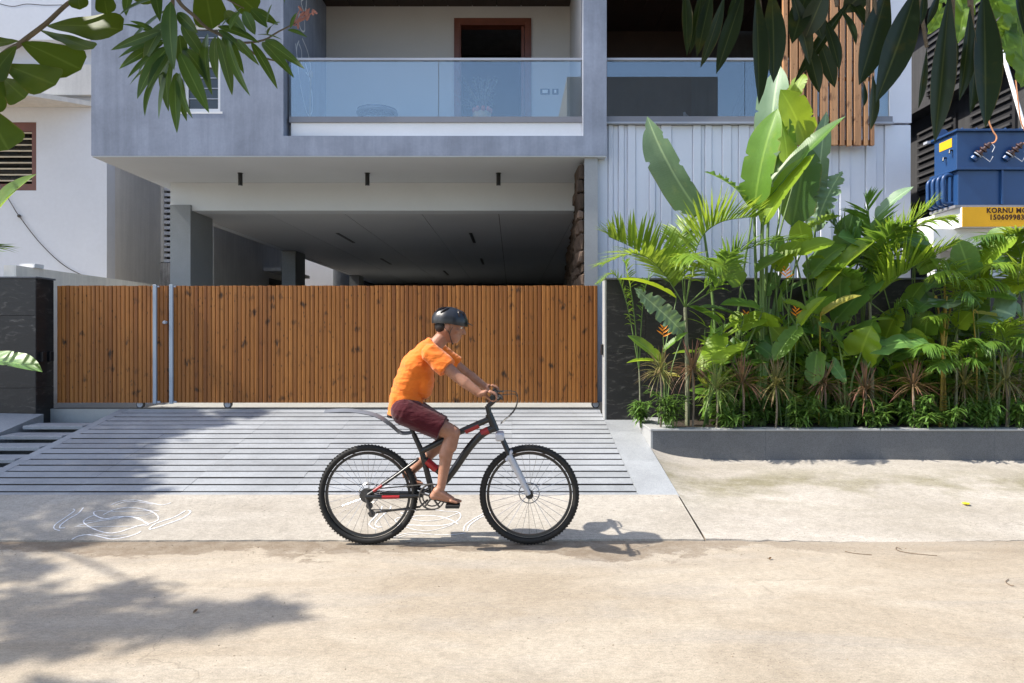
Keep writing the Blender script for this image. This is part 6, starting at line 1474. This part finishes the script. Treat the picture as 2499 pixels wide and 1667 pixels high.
for s_ in (-1, 1):
    fr.tube(smooth_pts([RW + V((0, s_ * .062, 0)), P3(-.85, .348, s_ * .06), P3(-.62, .352, s_ * .03)], 6), [.015] * 13, 10)
    fr.tube(smooth_pts([RW + V((.01, s_ * .062, .01)), P3(-.84, .47, s_ * .05), P3(-.66, .60, s_ * .022)], 6), [.010] * 13, 10)
fr.build('frame', M['frame_black'], bk, True)
for a_, b_, r_ in ((P3(-.90, .350, -.077), P3(-.78, .350, -.072), .012), (P3(-.96, .39, -.07), P3(-.90, .43, -.068), .010), (P3(-.235, .84, 0), P3(-.33, .797, 0), .0225), (P3(-.165, .803, 0), P3(-.215, .778, 0), .0282)):
    MB().tube([a_, b_], r_, 12).build('red_sleeve', M['frame_red'], bk, True)
ftube('shock', [P3(-.612, .60), P3(-.50, .50)], .022, 'frame_black'); ftube('shock_spring', [P3(-.60, .588), P3(-.53, .527)], .028, 'frame_red')
# fork
for s_ in (-1, 1):
    ftube('fork_leg', [P3(-.02, .635, s_ * .058), FW + V((-.006, s_ * .058, .012))], [.021, .017], 'fork_grey')
    ftube('stanchion', [P3(-.078, .765, s_ * .058), P3(-.02, .635, s_ * .058)], .0145, 'frame_black')
cr = MB(); cr.box(-.115, -.055, BY - .078, BY + .078, .735, .79, .01); cr.tube([P3(-.04, .60, -.07), P3(-.005, .66, -.06), P3(-.005, .66, .06), P3(-.04, .60, .07)], .012, 8); cr.build('fork_crown', M['fork_grey'], bk, True)
# handlebar
stm = MB(); stm.tube([HT, P3(-.172, .975)], .019, 12); stm.tube([P3(-.172, .968), P3(-.098, 1.035)], .017, 12); stm.cyl(P3(-.095, 1.037), (0, 1, 0), .022, .045, 16); stm.build('stem', M['frame_black'], bk, True)
GX, GZ_ = -.125, 1.062
bar = MB(); bar.tube(smooth_pts([P3(GX - .005, GZ_, -.33), P3(GX, GZ_, -.20), P3(-.10, 1.04, -.06), P3(-.10, 1.04, .06), P3(GX, GZ_, .20), P3(GX - .005, GZ_, .33)], 6), .0115, 10); bar.build('handlebar', M['frame_black'], bk, True)
for s_ in (-1, 1):
    g_ = MB(); g_.tube([P3(GX - .005, GZ_, s_ * .335), P3(GX - .001, GZ_, s_ * .205)], .0165, 12); g_.build('grip', M['rubber'], bk, True)
    l_ = MB(); l_.tube(smooth_pts([P3(GX + .01, GZ_, s_ * .19), P3(GX + .055, GZ_ - .004, s_ * .21), P3(GX + .06, GZ_ - .012, s_ * .30)], 5), .006, 8); l_.cyl(P3(GX, GZ_ - .002, s_ * .188), (0, 1, 0), .02, .025, 12); l_.build('brake_lever', M['frame_black'], bk, True)
    c_ = MB(); c_.tube(smooth_pts([P3(GX + .02, GZ_, s_ * .185), P3(.03, 1.06, s_ * .10), P3(.02, .95, s_ * .04), P3(-.08, .85, s_ * .03)], 6), .003, 6); c_.build('cable', M['frame_black'], bk, True)
# saddle
sp_ = MB(); sp_.tube([P3(-.685, .765), P3(-.742, .885)], .0145, 12); sp_.build('seat_post', M['frame_black'], bk, True)
sad = MB(); 
for (x, wd, z) in (): pass
rings = [(-.87, .055, .925), (-.84, .078, .920), (-.79, .074, .913), (-.73, .045, .910), (-.67, .026, .911), (-.615, .018, .910), (-.60, .008, .905)]
vs = []
for (x, wd, z) in rings:
    for k in range(12):
        a = 2 * math.pi * k / 12; vs.append(P3(x, z - .015 + .017 * math.sin(a), wd * math.cos(a)))
sad.add(vs, [(i * 12 + k, i * 12 + (k + 1) % 12, (i + 1) * 12 + (k + 1) % 12, (i + 1) * 12 + k) for i in range(len(rings) - 1) for k in range(12)] + [tuple(range(12)), tuple(range(72, 84))])
sad.build('saddle', M['rubber'], bk, True)
# drivetrain
cra = V((.150, 0, -.040)).normalized() * .156
for s_, y_ in ((1, -.075), (-1, .075)):
    p = BB + cra * s_ + V((0, y_, 0)); b = MB(); b.tube([BB + V((0, y_ * .9, 0)), p], [.014, .010], 10, flat=.7, up=(0, 1, 0)); a_ = b.build('crank', M['frame_black'], bk, True)
    y2 = y_ + math.copysign(.055, y_)
    b = MB(); b.box(p.x - .048, p.x + .048, BY + y2 - .042, BY + y2 + .042, p.z - .011, p.z + .011, .004); b.tube([p, p + V((0, math.copysign(.05, y_), 0))], .007, 8); b.build('pedal', M['rubber'], a_)
cg = MB(); cg.torus(BB + V((0, -.048, 0)), (0, 1, 0), .088, .006, 44, 6); cg.torus(BB + V((0, -.042, 0)), (0, 1, 0), .066, .005, 36, 6)
for k in range(5):
    a = k * 1.257 + .3; cg.tube([BB + V((0, -.048, 0)), BB + V((.085 * math.cos(a), -.048, .085 * math.sin(a)))], .007, 6)
cg.build('chainring', M['dark_metal'], bk, True)
ch = MB(); ch.tube([BB + V((0, -.048, .09)), RW + V((0, -.045, .044))], .0045, 6); ch.tube([BB + V((0, -.048, -.09)), P3(-.985, .255, -.047)], .0045, 6); ch.build('chain', M['dark_metal'], bk)
de = MB(); de.tube([RW + V((.0, -.06, -.01)), P3(-1.0, .295, -.06), P3(-.975, .225, -.055)], .009, 8); de.cyl(P3(-.992, .285, -.05), (0, 1, 0), .024, .008, 14); de.cyl(P3(-.975, .228, -.05), (0, 1, 0), .024, .008, 14); de.build('derailleur', M['dark_metal'], bk, True)
ks = MB(); ks.tube([P3(-.60, .30, .05), P3(-.66, .245, .075), P3(-1.03, .195, .085)], .008, 8); ks.build('kickstand', M['frame_black'], bk)
# clip-on rear guard
gp = smooth_pts([P3(-.70, .80), P3(-.78, .80), P3(-.86, .865), P3(-.96, .925), P3(-1.13, .955), P3(-1.31, .950)], 6); gd = MB(); vs = []; fs = []
for i, p in enumerate(gp):
    t = i / (len(gp) - 1); wd = .012 + .038 * min(1, t * 2.2)
    for s_ in (-1, -.5, 0, .5, 1): vs.append(p + V((0, wd * s_, -.018 * s_ * s_)))
    for s_ in (1, .5, 0, -.5, -1): vs.append(p + V((0, wd * s_, -.018 * s_ * s_ - .005)))
m_ = 10
fs = [(i * m_ + k, i * m_ + (k + 1) % m_, (i + 1) * m_ + (k + 1) % m_, (i + 1) * m_ + k) for i in range(len(gp) - 1) for k in range(m_)] + [tuple(range(m_)), tuple((len(gp) - 1) * m_ + k for k in range(m_))]
gd.add(vs, fs).build('mudguard', M['fender'], bk, True)

# ================================================================ rider
def skin_mat():
    t = NT('skin'); p = t.pos(); n = t.noise(p, 14, 5, 0.6); n2 = t.noise(p, 160, 3, 0.6)
    c = t.mix(t.ramp(n, [(0.3, 0.0), (0.7, 1.0)]), (0.27, 0.125, 0.075), (0.37, 0.19, 0.125))
    t.b.inputs['Subsurface Weight'].default_value = 0.15; t.b.inputs['Subsurface Radius'].default_value = (0.02, 0.008, 0.005); t.b.inputs['Subsurface Scale'].default_value = 0.5
    return t.fin(c, 0.5, t.bump(n2, 0.08, 0.002), 0.35)
M['skin'] = skin_mat()
def cloth(name, col, fold=1.0):
    t = NT(name); p = t.pos(); n = t.noise(t.scaled(p, 5, 5, 13), 1.4, 4, 0.55, 0.6); n2 = t.noise(p, 420, 2, 0.5)
    c = t.mix(t.ramp(n, [(0.3, 0.0), (0.7, 1.0)]), tuple(x * .88 for x in col), col)
    nb = t.bump(n, 0.55 * fold, 0.03); nb = t.bump(n2, 0.15, 0.001, nb)
    t.b.inputs['Sheen Weight'].default_value = 0.2
    return t.fin(c, 0.85, nb, 0.15)
M['shirt'] = cloth('shirt', (0.72, 0.17, 0.02)); M['shorts'] = cloth('shorts', (0.055, 0.003, 0.008))
M['helmet'] = paint('helmet', (0.014, 0.015, 0.018), 0.35, 0.2, 9, 0.05, 0.0, 0.5)
M['eye_white'] = paint('eye_white', (0.75, 0.72, 0.68), 0.3, 0.02, 9, 0, 0); M['eye_dark'] = paint('eye_dark', (0.015, 0.01, 0.008), 0.2, 0.02, 9, 0, 0); M['hair'] = paint('hair', (0.012, 0.009, 0.008), 0.6, 0.3, 60, 0.3, 0.3); M['lip'] = paint('lip', (0.26, 0.09, 0.075), 0.5, 0.1, 30, 0, 0)

def capsule(m, a, b, ra, rb, n=16, flat=False, sq=(1.0, 1.0), up=(0, 1, 0)):
    'tapered limb from a to b, rounded or flat ended; sq squashes the section along up and across'
    a, b = V(a), V(b); d = (b - a); L = d.length; d.normalize(); u = V(up); u = (u - d * u.dot(d)).normalized(); v = d.cross(u); rings = []
    if flat: rings = [(0, ra), (L * .5, (ra + rb) / 2), (L, rb)]
    else:
        for k in range(5): an = math.pi / 2 * (1 - k / 5); rings.append((-ra * math.sin(an), max(.0005, ra * math.cos(an))))
        rings += [(0, ra), (L * .5, (ra + rb) / 2), (L, rb)]
        for k in range(1, 6): an = math.pi / 2 * k / 5; rings.append((L + rb * math.sin(an), max(.0005, rb * math.cos(an))))
    vs = [a + d * h + (u * math.cos(2 * math.pi * k / n) * sq[0] + v * math.sin(2 * math.pi * k / n) * sq[1]) * r_ for h, r_ in rings for k in range(n)]; q = len(rings)
    m.add(vs, [(i * n + k, i * n + (k + 1) % n, (i + 1) * n + (k + 1) % n, (i + 1) * n + k) for i in range(q - 1) for k in range(n)] + [tuple(range(n))[::-1], tuple((q - 1) * n + k for k in range(n))])
def fuse(m, name, material, parent, voxel, smooth_it=5, fac=.5, folds=0):
    'one continuous skin over overlapping volumes'
    o = m.build(name + '_volumes', material)
    md = o.modifiers.new('r', 'REMESH'); md.mode = 'VOXEL'; md.voxel_size = voxel; md.use_smooth_shade = True
    ms = o.modifiers.new('s', 'SMOOTH'); ms.factor = fac; ms.iterations = smooth_it
    dg = bpy.context.evaluated_depsgraph_get(); me = bpy.data.meshes.new_from_object(o.evaluated_get(dg)); bpy.data.objects.remove(o)
    if folds:
        from mathutils import noise
        nrm_ = [v_.normal.copy() for v_ in me.vertices]; cos = [v_.co.copy() for v_ in me.vertices]; out = []
        for q, nn in zip(cos, nrm_):
            h = noise.noise(V((q.x * 9 + q.z * 5, q.y * 7, q.z * 26 + q.x * 6))) + .5 * noise.noise(V((q.x * 30, q.y * 24, q.z * 44)))
            out.extend(q + nn * h * folds)
        me.vertices.foreach_set('co', out); me.update()
    me.materials.clear(); me.materials.append(material); me.shade_smooth()
    ob = bpy.data.objects.new(name, me); link(ob); return attach(ob, parent)
rider = thing('person', 'cyclist in orange t-shirt, maroon shorts and black helmet riding barefoot', 'person', (-.6, BY, 0))
B_ = MB()
pel, wai, che, nkb = P3(-.742, .965), P3(-.735, 1.09), P3(-.655, 1.26), P3(-.565, 1.385)
capsule(B_, P3(-.742, .965, -.055), P3(-.742, .965, .055), .098, .098); capsule(B_, pel, wai, .105, .105, sq=(1.15, .95)); capsule(B_, wai, che, .105, .115, sq=(1.2, .95)); capsule(B_, che, P3(-.60, 1.335), .112, .09, sq=(1.25, .9))
capsule(B_, P3(-.56, 1.345, -.13), P3(-.56, 1.345, .13), .058, .058); capsule(B_, P3(-.565, 1.37), P3(-.475, 1.47), .055, .050)
HC = P3(-.438, 1.535)
tilt = Euler((0, R(12), 0)).to_matrix()
def hp(x, y, z): return HC + tilt @ V((x, y, z))
B_.ell(HC, (.097, .074, .108), 24, 16, tilt); B_.ell(hp(.030, 0, -.055), (.066, .056, .062), 20, 12, tilt); B_.ell(hp(.058, 0, -.092), (.024, .026, .020), 14, 10, tilt)
capsule(B_, hp(.090, 0, .008), hp(.108, 0, -.026), .010, .015, 12); B_.ell(hp(.096, -.012, -.028), (.011, .009, .009), 10, 8); B_.ell(hp(.096, .012, -.028), (.011, .009, .009), 10, 8)
capsule(B_, hp(.084, -.03, .022), hp(.090, .03, .022), .011, .011, 10); capsule(B_, hp(.086, -.017, -.054), hp(.086, .017, -.054), .011, .011, 10); capsule(B_, hp(.083, -.016, -.066), hp(.083, .016, -.066), .010, .010, 10)
for s_ in (-1, 1):
    B_.ell(hp(-.008, s_ * .074, -.012), (.020, .008, .032), 12, 10, tilt); B_.ell(hp(.055, s_ * .048, -.02), (.024, .018, .02), 10, 8)
# arms and hands
ARM = {}
for s_, sh, el, wr in ((-1, (-.545, 1.345, -.165), (-.362, 1.190, -.225), (-.212, 1.082, -.262)), (1, (-.53, 1.345, .165), (-.345, 1.195, .235), (-.195, 1.085, .262))):
    S_, E_, W_ = P3(sh[0], sh[1], sh[2]), P3(el[0], el[1], el[2]), P3(wr[0], wr[1], wr[2]); ARM[s_] = (S_, E_, W_)
    capsule(B_, S_, E_, .048, .038); capsule(B_, E_, E_.lerp(W_, .35), .037, .038); capsule(B_, E_.lerp(W_, .3), W_, .038, .026)
    yc = s_ * .268; bc = P3(GX - .002, GZ_, yc)
    kn = lambda yy: P3(GX - .014, GZ_ + .034, yy)
    capsule(B_, W_, P3(GX - .055, GZ_ + .030, yc), .025, .022, sq=(1.15, .75)); capsule(B_, P3(GX - .060, GZ_ + .026, yc - .022), P3(GX - .060, GZ_ + .026, yc + .022), .018, .018); capsule(B_, P3(GX - .022, GZ_ + .034, yc - .03), P3(GX - .022, GZ_ + .034, yc + .03), .0145, .0145)
    for k in range(4):
        yy = yc + s_ * (.036 - k * .0235); rr_ = .0255; ln = (.85, 1.0, .97, .92)[k]; pts = [P3(GX - .022, GZ_ + .036, yy)]
        for an in (70, 25, -25, -75, -125): 
            a = R(90 - (90 - an) * ln); pts.append(bc + V((math.cos(a) * rr_, yy - yc, math.sin(a) * rr_)))
        for i in range(len(pts) - 1): capsule(B_, pts[i], pts[i + 1], .0093 - i * .0005, .0093 - (i + 1) * .0005, 10)
    yi = yc - s_ * .052; tp = [P3(GX - .060, GZ_ + .018, yc - s_ * .03), P3(GX - .040, GZ_ - .006, yi), bc + V((-.012, yi - yc, -.026)), bc + V((.018, yi - yc + s_ * .004, -.024))]
    for i in range(3): capsule(B_, tp[i], tp[i + 1], .0125 - i * .0012, .0115 - i * .0012, 10)
# legs and feet
LEG = {}
for s_, hip, knee, ank, heel, ball, toe in ((-1, (-.735, .945), (-.407, .800), (-.485, .432), (-.535, .372), (-.415, .342), (-.355, .330)), (1, (-.735, .945), (-.43, .745), (-.705, .505), (-.765, .463), (-.705, .418), (-.645, .409))):
    yh, yk = s_ * .085, s_ * .105; ya = s_ * .128
    H_, K_, A_ = P3(hip[0], hip[1], yh), P3(knee[0], knee[1], yk), P3(ank[0], ank[1], ya); LEG[s_] = (H_, K_, A_)
    capsule(B_, H_, H_.lerp(K_, .55), .088, .070); capsule(B_, H_.lerp(K_, .5), K_, .071, .052); capsule(B_, K_, K_.lerp(A_, .25), .050, .050)
    d_ = (A_ - K_).normalized(); bkw = V((-1, 0, 0)); bkw = (bkw - d_ * bkw.dot(d_)).normalized()
    capsule(B_, K_.lerp(A_, .2) + bkw * .008, K_.lerp(A_, .42) + bkw * .016, .047, .047); capsule(B_, K_.lerp(A_, .40) + bkw * .012, A_, .045, .029)
    HL, BL_, TO = P3(heel[0], heel[1], ya), P3(ball[0], ball[1], ya), P3(toe[0], toe[1], ya)
    capsule(B_, A_, HL, .030, .028); capsule(B_, A_.lerp(HL, .5), BL_ + V((0, 0, .008)), .033, .024, sq=(1.1, .9)); capsule(B_, HL, BL_, .026, .022, sq=(1.15, .8)); capsule(B_, BL_ + V((0, -.022, 0)), BL_ + V((0, .022, 0)), .019, .019)
    fd = (TO - BL_)
    for k in range(5):
        yy = -s_ * (.032 - k * .0155); q0 = BL_ + V((0, yy * .95, 0)); q1_ = BL_ + fd * (1.0 - .09 * k) + V((0, yy, -.002)); capsule(B_, q0, q1_, .011 if k else .013, .0078 if k else .0105, 10)
body = fuse(B_, 'body', M['skin'], rider, .0042, 4)
# clothes
S_b = MB(); g_ = .014
capsule(S_b, P3(-.752, .905), wai, .132, .118, 24, True, (1.10, .95)); capsule(S_b, wai, che, .118, .130, 24, True, (1.20, .93)); capsule(S_b, wai, che, .114, .124, 20, False, (1.2, .93)); capsule(S_b, che, P3(-.60, 1.345), .134, .098, 20, False, (1.25, .88))
capsule(S_b, P3(-.56, 1.348, -.135), P3(-.56, 1.348, .135), .073, .073); capsule(S_b, P3(-.575, 1.365), P3(-.535, 1.415), .082, .066, 20, True)
for s_ in (-1, 1):
    S_, E_, W_ = ARM[s_]; capsule(S_b, S_ + (S_ - E_) * .1, S_.lerp(E_, .62), .068, .073, 20, True); capsule(S_b, S_, S_.lerp(E_, .35), .070, .064)
S_b.ell(P3(-.61, 1.17), (.065, .13, .15), 18, 12); S_b.ell(P3(-.80, 1.02), (.06, .12, .10), 18, 12)
fuse(S_b, 'shirt', M['shirt'], rider, .0060, 4, folds=.0065)
T_b = MB()
capsule(T_b, P3(-.745, .95, -.06), P3(-.745, .95, .06), .116, .116, 20); capsule(T_b, P3(-.742, .93), P3(-.74, 1.02), .125, .118, 20, True, (1.1, .95))
for s_ in (-1, 1):
    H_, K_, A_ = LEG[s_]; capsule(T_b, H_, H_.lerp(K_, .78), .103, .092, 20, True, (1.02, .98)); capsule(T_b, H_, H_.lerp(K_, .4), .102, .09, 20)
fuse(T_b, 'shorts', M['shorts'], rider, .0060, 3, folds=.003)
# helmet
hm = MB(); n, m = 36, 14; HH = hp(-.006, 0, .030); vs = []; fs = []
def hshape(a, t, sc_):
    # a: angle down from the crown, t: angle round
    ridge = 1 + .018 * math.cos(t * 10) * math.sin(a) ** 2
    return HH + tilt @ V((.128 * math.sin(a) * math.cos(t) * ridge - .012 * math.cos(t) ** 2 * 0, .094 * math.sin(a) * math.sin(t) * ridge, .104 * math.cos(a) * ridge)) * sc_
for i in range(m + 1):
    for k in range(n):
        t = 2 * math.pi * k / n; lim = R(98 + 12 * max(0, -math.cos(t)) - 2 * max(0, math.cos(t))); vs.append(hshape(lim * i / m + .0001, t, 1.0))
for k in range(n):
    t = 2 * math.pi * k / n; lim = R(98 + 12 * max(0, -math.cos(t)) - 2 * max(0, math.cos(t))); vs.append(hshape(lim, t, .88))
fs = [(i * n + k, (i + 1) * n + k, (i + 1) * n + (k + 1) % n, i * n + (k + 1) % n) for i in range(m + 1) for k in range(n)]
hm.add(vs, fs); ho = hm.build('helmet', M['helmet'], rider, True)
vt = MB()
for t0 in (-.95, -.45, .45, .95, 2.2, -2.2, 2.7, -2.7):
    pts = [hshape(R(a), t0 * (1 - .25 * (60 - a) / 60), 1.012) for a in (28, 40, 52, 64)]; vt.tube(pts, [.004, .010, .010, .004], 8)
vt.build('helmet_vents', M['eye_dark'], ho, True)
vs_ = MB(); vs_.add([hp(.118, -.055, .05), hp(.118, .055, .05), hp(.158, .035, .040), hp(.158, -.035, .040), hp(.118, -.055, .043), hp(.118, .055, .043), hp(.158, .035, .035), hp(.158, -.035, .035)], [(0, 1, 2, 3), (7, 6, 5, 4), (0, 4, 5, 1), (1, 5, 6, 2), (2, 6, 7, 3), (3, 7, 4, 0)]); vs_.build('helmet_peak', M['helmet'], ho)
for s_ in (-1, 1):
    b = MB(); b.tube(smooth_pts([hp(.03, s_ * .085, .0), hp(.018, s_ * .077, -.05), hp(.045, s_ * .04, -.112), hp(.05, 0, -.118)], 5), .005, 6, flat=.4); b.tube(smooth_pts([hp(-.05, s_ * .078, .0), hp(.0, s_ * .076, -.035), hp(.018, s_ * .074, -.055)], 4), .005, 6, flat=.4); b.build('helmet_strap', M['helmet'], ho)
    e_ = MB(); e_.ell(hp(.084, s_ * .030, .006), (.010, .014, .0075), 12, 8, tilt); eo = e_.build('eye', M['eye_white'], rider, True)
    i_ = MB(); i_.ell(hp(.0925, s_ * .031, .006), (.003, .006, .006), 10, 6, tilt); i_.build('iris', M['eye_dark'], eo, True)
    br = MB(); br.tube([hp(.0945, s_ * .014, .024), hp(.093, s_ * .032, .028), hp(.081, s_ * .048, .023)], [.003, .004, .002], 6); br.build('eyebrow', M['hair'], rider)
lp_ = MB(); lp_.ell(hp(.0955, 0, -.0595), (.004, .019, .0022), 12, 6, tilt); lp_.build('mouth', M['lip'], rider, True)
hr = MB(); hr.ell(hp(-.040, 0, -.012), (.064, .0745, .058), 20, 12, tilt); hr.build('hair', M['hair'], rider, True)
